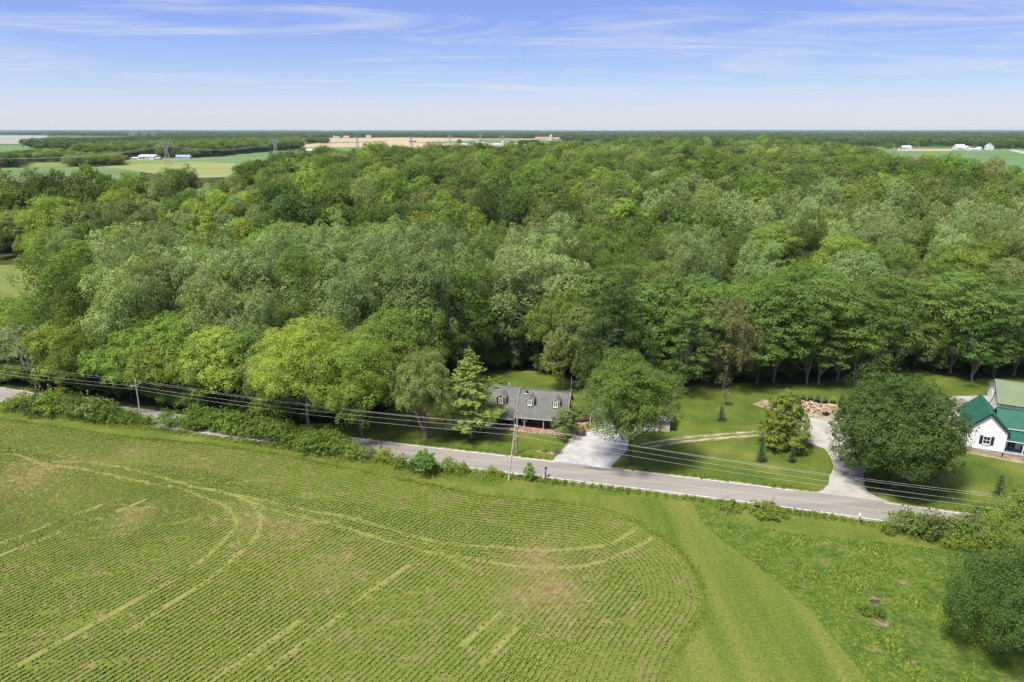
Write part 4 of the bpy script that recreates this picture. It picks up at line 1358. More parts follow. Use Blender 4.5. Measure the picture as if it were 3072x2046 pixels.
for i, (a, b__, s, lf) in enumerate([(2705, 1590, .85, 'olive'), (2745, 1600, .9, 'green'), (2790, 1612, .95, 'olive'), (2840, 1610, .8, 'brown'), (2880, 1622, .95, 'shrub'), (2925, 1618, 1.0, 'brown'), (2970, 1630, .95, 'shrub'), (3020, 1622, 1.05, 'weed'), (3060, 1640, 1.0, 'weed'),
                                      (2660, 1598, .45, 'weed'), (2950, 1560, .75, 'shrub'), (3000, 1550, .7, 'shrub'), (3050, 1555, .8, 'weed'), (2900, 1652, .6, 'weed'), (2845, 1640, .5, 'weed'), (2985, 1585, .85, 'weed'), (3055, 1590, .9, 'shrub')]):
    X, Y = P2(a, b__)
    plant('brush_shrub', random.choice(SH), X, Y, '%s brush %s' % ({'olive': 'olive', 'green': 'mid green', 'brown': 'twiggy brownish', 'shrub': 'leafy green', 'weed': 'yellow-green'}[lf], 'on the bank where the road leaves beside the meadow' ), 'shrub', lf, 'bark', s * 1.25, s * random.uniform(1.1, 1.35),
          group='brush on the roadside bank', parts=('foliage', 'stem'))
LOW = [shrub_geo(340 + i, H=1.0, Rr=1.5, leaf=.22, dens=16, nm=1500) for i in range(3)]
for (a, b__, s, lab) in ((2185, 1525, 1.5, 'low lily clump with orange flowers beside the road, smaller of two'), (2300, 1540, 2.0, 'long low lily clump with orange flowers beside the road')):
    X, Y = P2(a, b__)
    e = plant('lily_clump', random.choice(LOW), X, Y, lab, 'plant', 'weed', 'bark', s, s * .62, parts=('foliage', 'stem'))
    mb = MB()
    for k in range(11):
        fx, fy = random.gauss(0, .8), random.gauss(0, .45)
        mb.box((fx, fy, 1.15 + random.uniform(-.1, .15)), (.045, .045, .05), random.uniform(0, 1.5))
    mb.build('flower', noise_mat('lily_orange', [(.55, .16, .02), (.7, .25, .04)], 3), e)
for (a, b__, s, lf, lab) in ((1635, 1355, .62, 'fresh', 'small round green bush in the mulch bed on the log house lawn'), (1672, 1360, .62, 'kale', 'pale spiky clump in the mulch bed next to white gravel'), (1762, 1282, .5, 'green', 'low green bush beside the white downspout of the garage'),
                              (1500, 1162, 1.5, 'gold', 'clipped yellow-green bush behind the log house roof'), (2635, 1848, .7, 'green', 'dark weedy clump beside the bare scrape in meadow'), (2590, 1838, .75, 'green', 'dark low weeds beside the ash of a burn pile')):
    X, Y = P2(a, b__)
    plant('garden_shrub', random.choice(LOW), X, Y, lab, 'shrub', lf, 'bark_dark', s, s * 1.25, parts=('foliage', 'stem'))
# weeds on the verge in front of the hedge
rv = np.random.default_rng(91)
vp = []
for a, b__, s, lf in hedge:
    X, Y = P2(a, b__ + 6)
    vp.append(np.c_[rv.normal(X, 2.2, 90), rv.normal(Y - .3, .9, 90)])
vp = np.concatenate(vp)
dmid = dist_line(vp[:, 0], vp[:, 1], ROAD_MID[::3])
vp = vp[dmid > ROAD_W / 2 + .6]
V, F = leaf_quads(np.c_[np.repeat(vp, 5, 0) + rv.normal(0, .18, (len(vp) * 5, 2)), rv.uniform(.1, .65, len(vp) * 5)], np.c_[rv.normal(0, .5, (len(vp) * 5, 2)), np.ones(len(vp) * 5)], rv.uniform(.14, .30, len(vp) * 5), .5)
tag(link('verge_weeds', np_mesh('verge_weeds', V, F, [LEAF['weed']])), 'knee-high weeds along the foot of the hedge', 'weeds', kind='stuff')

# ------------------------------------------------------------------ building materials
M['shingle'] = noise_mat('shingle', [(.105, .105, .100), (.128, .128, .122), (.152, .152, .145)], .45, 8, bump=.5, bscale=7, scale2=5, amt2=.14, bdist=.04)
M['log'] = noise_mat('log', [(.040, .030, .024), (.065, .050, .040), (.085, .067, .054)], 1.2, 5, stretch=(.4, 1, 1))
M['log_side'] = noise_mat('log_side', [(.062, .045, .034), (.095, .07, .052)], 1.2, 5, stretch=(.4, 1, 1))
M['trim_tan'] = noise_mat('trim_tan', [(.42, .36, .31), (.52, .46, .40)], 1, 3)
M['white_paint'] = noise_mat('white_paint', [(.74, .74, .74), (.80, .80, .80)], .5, 4, rough=.6)
M['siding'] = noise_mat('siding', [(.72, .73, .75), (.80, .80, .81)], .35, 5, rough=.65, stretch=(.4, .4, 3), scale2=1.2, amt2=.03)
M['porch'] = noise_mat('porch', [(.22, .12, .08), (.30, .18, .13)], .7, 4, stretch=(3, .3, 1))
M['stone'] = noise_mat('stone', [(.24, .16, .11), (.36, .26, .19), (.48, .39, .30)], 1.6, 5, bump=.4, bscale=6)
M['foundation'] = noise_mat('foundation', [(.27, .19, .14), (.37, .28, .21), (.44, .36, .29)], 1.2, 5, bump=.4, bscale=5, stretch=(.8, .8, 2.4))
M['deck'] = noise_mat('deck', [(.15, .075, .045), (.23, .13, .085)], 1.2, 5)
M['green_metal'] = noise_mat('green_metal', [(.016, .088, .060), (.022, .108, .076)], .4, 4, rough=.42, spec=.35)
M['green_metal_pale'] = noise_mat('green_metal_pale', [(.13, .18, .10), (.165, .215, .125)], .25, 5, rough=.5, spec=.3)
M['black_trim'] = noise_mat('black_trim', [(.012, .014, .018), (.02, .024, .03)], 1, 3, rough=.5)
M['navy'] = noise_mat('navy', [(.014, .022, .045), (.022, .034, .065)], 1, 3, rough=.5)
M['grey_paint'] = noise_mat('grey_paint', [(.24, .28, .33), (.32, .36, .41)], 1.0, 4, rough=.6)
M['metal_grey'] = noise_mat('metal_grey', [(.32, .33, .34), (.42, .43, .44)], 1.5, 3, rough=.45, spec=.4)
M['pole_pale'] = noise_mat('pole_pale', [(.36, .34, .31), (.50, .48, .45)], 1.2, 5, stretch=(1, 1, .15))
M['pole_brown'] = noise_mat('pole_brown', [(.22, .10, .05), (.38, .20, .10), (.30, .22, .17)], .9, 5, stretch=(1, 1, .3))
M['wire'] = noise_mat('wire', [(.62, .63, .60), (.70, .71, .68)], .2, 2, rough=.5)
M['rust'] = noise_mat('rust', [(.25, .09, .04), (.40, .20, .12), (.45, .42, .40)], 1.6, 4)
M['yellow_sign'] = noise_mat('yellow_sign', [(.75, .36, .03), (.82, .42, .04)], 2, 3, rough=.5)
M['log_wood'] = noise_mat('log_wood', [(.22, .15, .10), (.36, .26, .18), (.52, .42, .32)], 1.1, 5, stretch=(1, 1, .4))
M['fabric_black'] = noise_mat('fabric_black', [(.014, .013, .015), (.026, .025, .028)], 2, 4)
M['red_barn'] = noise_mat('red_barn', [(.26, .035, .025), (.34, .06, .04)], .3, 4)
M['red_roof'] = noise_mat('red_roof', [(.36, .19, .15), (.44, .26, .21)], .1, 4)
M['blue_roof'] = noise_mat('blue_roof', [(.20, .30, .45), (.27, .38, .52)], .1, 4)
M['silver_roof'] = noise_mat('silver_roof', [(.42, .45, .48), (.55, .57, .60)], .1, 4, rough=.5)
m, t, o = mat_new('glass')
b = t.nodes.new('ShaderNodeBsdfPrincipled')
b.inputs['Base Color'].default_value = (.020, .024, .028, 1)
b.inputs['Roughness'].default_value = .06
b.inputs['Specular IOR Level'].default_value = .3
t.links.new(b.outputs[0], o.inputs[0])
M['glass'] = m

def window(parent, c, w, h, axis='x', out=-1, mt='white_paint', bars=(1, 1), fr=.10):
    """window in a wall: frame, panes, glazing bars; axis: wall runs along x or y, out: side it faces"""
    def bx(u, z, du, dz, dep, off):
        mb_ = MB()
        if axis == 'x': mb_.box((c[0] + u, c[1] + out * off, c[2] + z), (du, dep, dz))
        else: mb_.box((c[0] + out * off, c[1] + u, c[2] + z), (dep, du, dz))
        return mb_
    f = MB()
    for u, z, du, dz in ((-w / 2 + fr / 2, 0, fr, h), (w / 2 - fr / 2, 0, fr, h), (0, h / 2 - fr / 2, w - 2 * fr, fr), (0, -h / 2 + fr / 2, w - 2 * fr, fr)):
        q = bx(u, z, du, dz, .09, .045); f.add(q.v, q.f)
    win = f.build('window', M[mt], parent)
    bx(0, -h / 2 - .04, w + .12, .06, .14, .07).build('sill', M[mt], win)
    nx, nz_ = bars[0] + 1, bars[1] + 1
    iw, ih = w - 2 * fr, h - 2 * fr
    for i in range(nx):
        for j in range(nz_):
            bx(-iw / 2 + iw * (i + .5) / nx, -ih / 2 + ih * (j + .5) / nz_, iw / nx - .045, ih / nz_ - (.045 if j else .045), .02, .02).build('pane', M['glass'], win)
    gb = MB()
    for i in range(1, nx):
        q = bx(-iw / 2 + iw * i / nx, 0, .045, ih, .035, .03); gb.add(q.v, q.f)
    for j in range(1, nz_):
        q = bx(0, -ih / 2 + ih * j / nz_, iw, .05 if nz_ != 2 else .09, .033, .03); gb.add(q.v, q.f)
    if gb.v: gb.build('glazing_bar', M[mt], win)
    return win

def gable_roof(name, parent, x0, x1, y0, y1, z_e, z_r, yr, mat, th=.14, ribs=0.0, ridge=True):
    """roof with the ridge along x"""
    mb_ = MB()
    mb_.slab([(x0, y0, z_e), (x1, y0, z_e), (x1, yr, z_r), (x0, yr, z_r)], th)
    mb_.slab([(x0, yr + .001, z_r), (x1, yr + .001, z_r), (x1, y1, z_e), (x0, y1, z_e)], th)
    rf = mb_.build(name, mat, parent)
    if ribs:
        rb = MB()
        n_ = int((x1 - x0) / ribs)
        for i in range(n_ + 1):
            xx = x0 + .02 + (x1 - x0 - .04) * i / n_
            rb.beam((xx, y0, z_e + .025), (xx, yr, z_r + .025), .05, .05)
            rb.beam((xx, yr, z_r + .025), (xx, y1, z_e + .025), .05, .05)
        rb.build('rib', mat, rf)
    if ridge:
        MB().beam((x0 - .02, yr, z_r + .03), (x1 + .02, yr, z_r + .03), .28, .08).build('ridge_cap', mat, rf)
    return rf

# ------------------------------------------------------------------ log house
HO = Vector((0.5, 131.0, 0)); HY = R(-12)
hx = Vector((math.cos(HY), math.sin(HY), 0)); hy = Vector((-math.sin(HY), math.cos(HY), 0))
def house_x(px, y, z):
    """local x in the house at which a point appears at that column of the photograph"""
    lo, hi = -30.0, 30.0
    for _ in range(40):
        mid = (lo + hi) / 2
        w = HO + hx * mid + hy * y
        if to_px(w.x, w.y, z)[0] < px: lo = mid
        else: hi = mid
    return lo
H1 = thing('log_house', 'long dark log house with grey shingle roof, dormers and full front porch', 'house', HO, HY)
XL, XR = -14.6, 10.9
# walls: round logs on a paler core
def log_wall(parent, x0, x1, y, z0, z1, name='wall'):
    core = MB().box(((x0 + x1) / 2, y + .16, (z0 + z1) / 2), (x1 - x0, .2, z1 - z0))
    w = core.build(name, M['trim_tan'], parent)
    lg = MB()
    n_ = int((z1 - z0) / .235)
    for k in range(n_):
        zz = z0 + (k + .5) * (z1 - z0) / n_
        lg.tube([(x0, y + .06, zz), (x1, y + .06, zz)], .118, 8)
    o = lg.build('log_course', M['log'], w, True)
    o['kind'] = 'stuff'
    return w
log_wall(H1, .05, XR - .4, 2.3, .5, 4.35)
log_wall(H1, XL + .4, -.06, 2.0, .5, 4.35)
gw = MB()
for xx, ze, zr in ((XR - .45, 3.0, 7.0), (XL + .45, 2.75, 7.3)):
    gw.prism([(xx, 2.3, .2), (xx, 10.6, .2), (xx, 10.6, ze + (zr - ze) * .26 - .15), (xx, 6.2, zr - .2), (xx, 2.3, ze + (zr - ze) * .37 - .15)], (-.2, 0, 0))
gw.prism([(-.05, 2.5, 3.9), (-.05, 10.6, 3.9), (-.05, 6.2, 7.2)], (-.15, 0, 0))
gw.box(((XL + XR) / 2, 10.6, 2.2), (XR - XL - 1.1, .25, 4.0))
gw.build('gable_wall', M['log_side'], H1)
gable_roof('roof', H1, -.12, XR, 0, 12.4, 3.0, 7.0, 6.2, M['shingle'], .16)
r2 = gable_roof('roof', H1, XL, .02, -.55, 12.9, 2.72, 7.42, 6.2, M['shingle'], .16)
# tan fascia along eaves and rakes
tr_ = MB()
def fascia(x0, x1, y0, ze, zr, yr, y1):
    tr_.beam((x0, y0 - .03, ze - .09), (x1, y0 - .03, ze - .09), .06, .2)
    for xx in (x0, x1):
        sg = -.03 if xx == x0 else .03
        tr_.beam((xx + sg, y0, ze - .08), (xx + sg, yr, zr - .08), .06, .22)
        tr_.beam((xx + sg, yr, zr - .08), (xx + sg, y1, ze - .08), .06, .22)
fascia(-.10, XR, 0, 3.0, 7.0, 6.2, 12.4)
fascia(XL, .02, -.55, 2.72, 7.42, 6.2, 12.9)
tr_.build('fascia', M['trim_tan'], H1)
# porch
MB().box(((XL + XR) / 2, .95, .42), (XR - XL + .3, 2.5, .16)).build('porch_floor', M['porch'], H1)
sb = MB()
rs_ = np.random.default_rng(3)
for xx in np.arange(XL, XR, .26):
    for k in range(2):
        s = rs_.uniform(.13, .24)
        sb.lathe([(s * .5, 0), (s, .08), (s * .9, .2), (s * .4, .3), (0, .31)], 6, (xx + rs_.normal(0, .06), -.42 - .2 * k + rs_.normal(0, .05), .2 - .2 * k))
o = sb.build('stone_edging', M['stone'], H1); o['kind'] = 'stuff'
for px_, top in ((1543, 2.6), (1483, 2.55), (1426, 2.55), (1368, 2.55), (1326, 2.55)):
    MB().box((house_x(px_, -.25, 1.2), -.25, (top + .5) / 2), (.17, .17, top - .5)).build('post', M['trim_tan'], H1)
for px_ in (1573, 1630, 1690):
    MB().box((house_x(px_, .3, 1.2), .3, 1.68), (.17, .17, 2.36)).build('post', M['trim_tan'], H1)
for k in range(3):
    MB().box((house_x(1384, -.8, .3), -.75 - .3 * k, .30 - .12 * k), (2.2, .32, .12)).build('step', M['deck'], H1)
for px_, yy in ((1449, 2.0), (1573, 2.3), (1708, 2.3), (1400, 2.0)):
    xx = house_x(px_, yy, 2.2)
    if xx < XR - 1: window(H1, (xx, yy - .06, 1.95), 1.1, 1.3, bars=(1, 1))
MB().box((house_x(1520, 2.0, 1.5), 1.93, 1.5), (.95, .08, 2.0)).build('door', M['black_trim'], H1)
# dormers
def dormer(px_, yf, zb, wd, he, slope, z_eave, y_e, ze_):
    """front face at yf; roof runs back into the slope"""
    xc = house_x(px_, yf, zb + .8)
    zt = zb + he
    za = zt + wd * .33
    yback_e = y_e + (zt - ze_) / slope
    yback_a = y_e + (za + .1 - ze_) / slope
    w = wd / 2
    body = MB()
    body.prism([(xc - w, yf, zb - .25), (xc + w, yf, zb - .25), (xc + w, yf, zt), (xc, yf, za - .05), (xc - w, yf, zt)], (0, max(.6, yback_e - yf), 0))
    d = body.build('dormer', M['log_side'], H1)
    lg = MB()
    for k in range(int(he / .22) + 1):
        lg.tube([(xc - w + .02, yf - .01, zb + .08 + k * .22), (xc + w - .02, yf - .01, zb + .08 + k * .22)], .09, 6)
    lg.build('log_course', M['log'], d)
    rf = MB()
    ov = .16
    for sg in (-1, 1):
        q = [(xc + sg * (w + ov), yf - .22, zt - ov * .66), (xc, yf - .22, za), (xc, yback_a + .1, za), (xc + sg * (w + ov), yback_e + .1, zt - ov * .66)]
        if sg > 0: q = q[::-1]
        rf.slab(q, .09, None)
    rf.build('dormer_roof', M['shingle'], d)
    tm = MB()
    for sg in (-1, 1):
        tm.beam((xc + sg * (w + ov), yf - .25, zt - ov * .66 - .05), (xc, yf - .25, za - .05), .05, .14)
        tm.box((xc + sg * (w - .05), yf - .11, zb + he / 2), (.13, .08, he))
    tm.build('dormer_trim', M['trim_tan'], d)
    window(d, (xc, yf - .12, zb + he * .54), min(.98, wd * .62), he * .86, bars=(1, 3), fr=.15)
sl_r, sl_l = 4.0 / 6.2, 4.7 / 6.75
for px_ in (1590, 1667): dormer(px_, 2.6, 4.72, 1.62, 1.45, sl_r, 0, 0, 3.0)
dormer(1503, 2.3, 4.74, 2.0, 1.5, sl_l, 0, -.55, 2.72)
dormer(1388, 2.3, 4.74, 2.0, 1.5, sl_l, 0, -.55, 2.72)
for px_, yy, zz in ((1581, 5.2, 6.4), (1488, 5.2, 6.75)):
    xx = house_x(px_, yy, zz)
    vb = MB().lathe([(.42, 0), (.42, .1), (.30, .12)], 14, (xx, yy, zz - .04)).build('roof_vent', M['white_paint'], H1)
    MB().lathe([(.29, 0), (.33, .12), (.36, .3), (.30, .42), (.0, .46)], 14, (xx, yy, zz + .07)).build('vent_cap', M['fabric_black'], vb)
xx = house_x(1527, 7.4, 6.9)
MB().lathe([(.10, 0), (.10, 1.2), (0, 1.2)], 10, (xx, 7.6, 6.3)).build('vent_pipe', M['white_paint'], H1)
xx = house_x(1718, 6.2, 8)
MB().tube([(XR + .05, 6.2, 5.0), (XR + .05, 6.2, 10.4)], .035, 6).build('antenna_mast', M['metal_grey'], H1)

# curved low wall at the end of the porch
cw = [P2(1340, 1262), P2(1300, 1254), P2(1262, 1256), P2(1240, 1268), P2(1248, 1276), P2(1300, 1279)]
lw = smooth_line(cw, .5)
mb = MB()
for a, b__ in zip(lw[:-1], lw[1:]):
    mb.beam((a[0], a[1], .35), (b__[0], b__[1], .35), .35, .7)
rw_ = mb.build('retaining_wall', M['deck'])
tag(rw_, 'low curved brown retaining wall beside the log house porch', 'wall')
# deck ramp with railings beside the house
def railing(parent, a, b__, z, h=1.0, sp=1.3):
    a, b__ = Vector((*a, z)), Vector((*b__, z))
    n_ = max(1, round((b__ - a).length / sp))
    for i in range(n_ + 1):
        p = a.lerp(b__, i / n_)
        MB().box((p.x, p.y, z + h / 2 - .1), (.11, .11, h + .3)).build('post', M['deck'], parent)
    for hh in (h, h * .72, .12):
        MB().beam(a + Vector((0, 0, hh)), b__ + Vector((0, 0, hh)), .09, .09 if hh < h else .06).build('rail', M['deck'], parent)
    bl = MB()
    m_ = int((b__ - a).length / .16)
    for i in range(m_):
        p = a.lerp(b__, (i + .5) / m_)
        bl.box((p.x, p.y, z + h * .42), (.035, .035, h * .62))
    o = bl.build('baluster', M['deck'], parent); o['kind'] = 'stuff'
def deck(name, label, quad, z, rails):
    c = Vector((sum(q[0] for q in quad) / 4, sum(q[1] for q in quad) / 4, 0))
    d = thing(name, label, 'deck', c)
    lq = [(q[0] - c.x, q[1] - c.y) for q in quad]
    MB().slab([(q[0], q[1], z) for q in lq], .22, (0, 0, 1)).build('deck_floor', M['porch'], d)
    for i, j in rails: railing(d, lq[i], lq[j], z)
    for q in lq: MB().box((q[0] * .96, q[1] * .96, z / 2 - .1), (.14, .14, z)).build('leg', M['deck'], d)
    return d
deck('deck_ramp', 'brown railed wooden deck between log house and garage', [P(1722, 1258, 1.2)[:2], P(1790, 1255, 1.2)[:2], P(1790, 1246, 1.2)[:2], P(1724, 1248, 1.2)[:2]], 1.2, ((0, 1), (2, 3)))
deck('deck_gate', 'low brown wooden landing with baluster fence at the porch end', [P(1712, 1301, .4)[:2], P(1752, 1304, .4)[:2], P(1750, 1290, .4)[:2], P(1714, 1286, .4)[:2]], .4, ((0, 1), (1, 2), (2, 3)))
sheet('paved_pad', PX((1750, 1298), (1766, 1296), (1772, 1285), (1755, 1287)), .045, M['porch'], step=0)
rp = np.random.default_rng(8)
rock_me = [MB().lathe([(.0, -.1), (.30, 0), (.38, .14), (.26, .3), (.0, .34)], 7).mesh('rock', M['stone']) for _ in range(1)]
for k in range(70):
    X, Y = P2(rp.uniform(1716, 1768), rp.uniform(1262, 1284))
    o = tag(link('landscape_rock', rock_me[0]), 'tan boulder on the slope between deck and landing', 'rock', 'rocks beside the log house')
    o.location = (X, Y, rp.uniform(-.02, .22)); o.rotation_euler = (rp.uniform(-.4, .4), rp.uniform(-.4, .4), rp.uniform(0, 6)); s = rp.uniform(.5, 1.1); o.scale = (s * 1.25, s, s * .8)
X, Y = P2(1738, 1299)
o = tag(link('landscape_rock', rock_me[0]), 'big tan boulder lying at the edge of the white gravel', 'rock', 'rocks beside the log house'); o.location = (X, Y, .08); o.scale = (2.1, 1.3, 1.3)
# mulch bed with stone edging
BED = PX((1610, 1355), (1625, 1350), (1655, 1357), (1684, 1352), (1686, 1362), (1660, 1364), (1630, 1361))
sheet('mulch_bed', BED, .012, M['mulch'], step=.3, jit=.04)
bl = resample(BED, .5, True)
mb = MB()
for q in bl: mb.lathe([(.10, 0), (.15, .06), (.1, .16), (0, .18)], 6, (q[0] + rp.normal(0, .04), q[1] + rp.normal(0, .04), 0))
for q in resample(PX((1684, 1352), (1690, 1348), (1702, 1334), (1706, 1322)), .4): mb.box((q[0], q[1], .07), (.36, .2, .16), .6)
tag(mb.build('bed_edging', M['stone']), 'row of stones edging the mulch bed and gravel drive', 'edging', kind='stuff')

# garage
GO = Vector((*P2(1774, 1281), 0))
GA = thing('garage', 'long grey-roofed garage behind the walnut tree at the end of the gravel drive', 'garage', GO, R(-9))
MB().box((8.2, 3.6, 1.3), (16.0, 7.0, 2.6)).build('wall', M['trim_tan'], GA)
gb = MB()
for xx in (.2, 16.2): gb.prism([(xx, .1, 2.6), (xx, 7.1, 2.6), (xx, 3.6, 5.0)], (-.1 if xx > 1 else .1, 0, 0))
gb.build('gable_wall', M['log_side'], GA)
gable_roof('roof', GA, -.4, 16.8, -.4, 7.6, 2.55, 5.3, 3.6, M['shingle'], .15)
for xx in (4, 8.2, 12.4):
    d = MB().box((xx, .06, 1.15), (2.9, .1, 2.3)).build('garage_door', M['white_paint'], GA)
    for k in range(3): MB().box((xx, .0, .45 + k * .58), (2.7, .05, .5)).build('door_panel', M['white_paint'], d)
MB().tube([(-.25, -.3, 0), (-.25, -.3, 2.5)], .10, 8).build('downspout', M['white_paint'], GA)
ds = thing('satellite_dish', 'white satellite dish standing beside the garage gable', 'dish', P(2022, 1204), R(200))
MB().tube([(0, 0, 0), (0, 0, 1.6)], .05, 8).build('pole', M['metal_grey'], ds)
MB().lathe([(.0, .12), (.25, .08), (.42, 0), (.48, -.06)], 16).build('reflector', M['white_paint'], ds, True).matrix_local = Matrix.Translation((0, .1, 1.75)) @ Matrix.Rotation(R(70), 4, 'X') @ Matrix.Scale(1.5, 4)
MB().tube([(0, .2, 1.6), (0, .75, 1.85)], .03, 6).build('feed_arm', M['metal_grey'], ds)

# ------------------------------------------------------------------ white farmhouse
WO = Vector((94.0, 118.7, 0)); WY = R(-24)
W = thing('farmhouse', 'white clapboard farmhouse with dark green metal roof beside the huge maple', 'house', WO, WY)
wx = Vector((math.cos(WY), math.sin(WY), 0)); wy = Vector((-math.sin(WY), math.cos(WY), 0))
FZ = 1.0
MB().box((-3.1, 5.0, FZ / 2), (6.1, 9.9, FZ)).add(*(lambda q: (q.v, q.f))(MB().box((6.0, 5.6, FZ / 2), (11.98, 6.0, FZ)))).build('foundation', M['foundation'], W)
mb = MB()
mb.prism([(-6.2, 0, FZ), (0, 0, FZ), (0, 0, 5.35), (-3.1, 0, 8.35), (-6.2, 0, 5.35)], (0, 10.0, 0))
mw = mb.build('wall', M['siding'], W)
cb = MB()
zz = FZ + .1
while zz < 8.2:
    half = 3.1 if zz < 5.35 else 3.1 * (8.35 - zz) / 3.0
    if half > .2: cb.box((-3.1, -.012, zz), (2 * half - .04, .03, .035))
    zz += .22
o = cb.build('clapboard', M['siding'], mw); o['kind'] = 'stuff'
MB().box((6.02, 5.6, (FZ + 5.3) / 2), (11.98, 6.0, 5.3 - FZ)).build('wall', M['siding'], W)
# main roof: ridge runs back from the gable
def gable_roof_y(name, parent, y0, y1, xl, xr, ze, zr, mat, ribs):
    xm = (xl + xr) / 2
    mb_ = MB()
    mb_.slab([(xl, y0, ze), (xm, y0, zr), (xm, y1, zr), (xl, y1, ze)][::-1], .14)
    mb_.slab([(xm + .001, y0, zr), (xr, y0, ze), (xr, y1, ze), (xm + .001, y1, zr)][::-1], .14)
    rf = mb_.build(name, mat, parent)
    rb = MB()
    n_ = int((y1 - y0) / ribs)
    for i in range(n_ + 1):
        yy = y0 + .03 + (y1 - y0 - .06) * i / n_
        rb.beam((xl, yy, ze + .03), (xm, yy, zr + .03), .06, .06)
        rb.beam((xm, yy, zr + .03), (xr, yy, ze + .03), .06, .06)
    o = rb.build('rib', mat, rf)
    MB().beam((xm, y0 - .03, zr + .05), (xm, y1 + .03, zr + .05), .34, .09).build('ridge_cap', mat, rf)
    return rf
gable_roof_y('roof', W, -.35, 10.3, -6.65, .45, 5.02, 8.55, M['green_metal'], .55)
rk = MB()
for sg, xe in ((-1, -6.65), (1, .45)): rk.beam((xe, -.40, 4.93), (-3.1, -.40, 8.46), .06, .20)
rk.build('rake_trim', M['black_trim'], W)
rk = MB()
for sg, xe in ((-1, -6.5), (1, .3)): rk.beam((xe, -.20, 4.90), (-3.1, -.20, 8.27), .3, .10)
rk.box((0.05, -.03, 3.1), (.14, .10, 4.2)); rk.box((-6.25, -.03, 3.1), (.14, .10, 4.2))
rk.build('corner_trim', M['white_paint'], W)
gable_roof('roof', W, -1.2, 12.4, 2.2, 9.0, 5.25, 8.0, 5.6, M['green_metal'], .14, .55)
MB().box((6.4, 2.32, 5.12), (12.0, .2, .16)).build('soffit', M['white_paint'], W)
pr_ = MB().slab([(.1, -.35, 3.75), (12.2, -.35, 3.75), (12.2, 2.55, 4.78), (.1, 2.55, 4.78)], .10).build('porch_roof', M['green_metal'], W)
rb = MB()
for i in range(22): rb.beam((.2 + i * .55, -.35, 3.78), (.2 + i * .55, 2.55, 4.81), .05, .06)
rb.build('rib', M['green_metal'], pr_)
MB().box((6.15, -.28, 3.58), (12.1, .12, .16)).build('porch_beam', M['white_paint'], W)
MB().box((6.1, 1.2, .93), (11.95, 2.6, .16)).build('porch_floor', M['grey_paint'], W)
MB().box((6.1, 0.02, .43), (11.9, .12, .84)).build('porch_skirt', M['foundation'], W)
for xx in (3.0, 6.4, 9.6, 12.0):
    MB().box((xx, -.05, 2.3), (.15, .15, 2.5)).build('post', M['white_paint'], W)
for k in range(4):
    MB().box((4.2, -.35 - .3 * k, .72 - .2 * k), (1.7, .32, .2)).build('step', M['grey_paint'], W)
dr = MB().box((1.75, 2.55, 2.05), (1.15, .1, 2.1)).build('door', M['black_trim'], W)
MB().box((1.75, 2.48, 2.05), (.62, .04, 1.5)).build('pane', M['glass'], dr)
MB().box((1.75, 2.47, 1.22), (.72, .04, .12)).build('rail', M['white_paint'], dr)
win = window(W, (-2.95, -.02, 3.0), 1.25, 1.65, bars=(1, 1))
for sg in (-1, 1):
    MB().box((-2.95 + sg * .92, -.06, 3.0), (.5, .07, 1.7)).build('shutter', M['navy'], W)
window(W, (6.5, 2.62, 2.3), 1.1, 1.4)
MB().box((-2.7, -.0, .68), (1.1, .06, .34)).build('foundation_vent', M['metal_grey'], W)
window(W, (-6.2, 4.2, 3.0), 1.1, 1.5, axis='y', out=-1)
# porch chairs
def chair(name, label, x, y, z, rz, mat):
    c = thing(name, label, 'chair', WO + wx * x + wy * y + Vector((0, 0, z)), rz)
    MB().box((0, 0, .42), (.55, .5, .06)).build('seat', M[mat], c)
    MB().beam((0, .24, .42), (0, .36, 1.0), .55, .05, (0, 1, 0)).build('backrest', M[mat], c)
    for i in (-.24, .24):
        for j in (-.2, .2): MB().box((i, j, .2), (.05, .05, .4)).build('leg', M[mat], c)
        MB().box((i * 1.1, 0, .64), (.06, .5, .04)).build('armrest', M[mat], c)
chair('porch_chair', 'dark armchair on the farmhouse porch beside the front door', 3.4, 1.6, 1.01, WY, 'black_trim')
chair('porch_chair', 'pale armchair on the farmhouse porch next to a dark armchair', 4.5, 1.5, 1.01, WY, 'red_barn')
sheet('bare_bed', [tuple((WO + wx * a + wy * b__).to_tuple()[:2]) for a, b__ in ((-6.2, -.1), (12, -.1), (12, -2.0), (3, -1.6), (-1, -1.1), (-6, -.6))], .010, M['dirt'], step=.5, jit=.1)

# barn behind
BO = Vector((106.0, 137.8, 0)); BY = R(-26)
B = thing('barn', 'white metal barn with pale green ribbed roof behind the farmhouse', 'barn', BO, BY)
mb = MB()
mb.prism([(0, 0, 0), (0, 13.6, 0), (0, 13.6, 3.4), (0, 6.8, 6.3), (0, 0, 3.4)], (20, 0, 0))
bw = mb.build('wall', M['siding'], B)
gable_roof('roof', B, -.5, 20.5, -.5, 14.1, 3.3, 6.55, 6.8, M['green_metal_pale'], .12, .6)
MB().beam((-.53, -.5, 3.2), (-.53, 6.8, 6.45), .06, .16).build('rake_trim', M['black_trim'], B)
MB().box((10, -.55, 3.22), (21, .08, .18)).build('gutter', M['black_trim'], B)
MB().box((-.04, 9.5, 1.6), (.08, 3.2, 3.0)).build('door', M['white_paint'], B)
ld = thing('ladder', 'dark metal ladder leaning on the white gable wall of the barn', 'ladder', BO + Vector((math.cos(BY), math.sin(BY), 0)) * -1.0 + Vector((-math.sin(BY), math.cos(BY), 0)) * 5.0, BY)
for yy in (-.3, .3): MB().beam((0, yy, 0), (.9, yy, 4.6), .07).build('rail', M['black_trim'], ld)
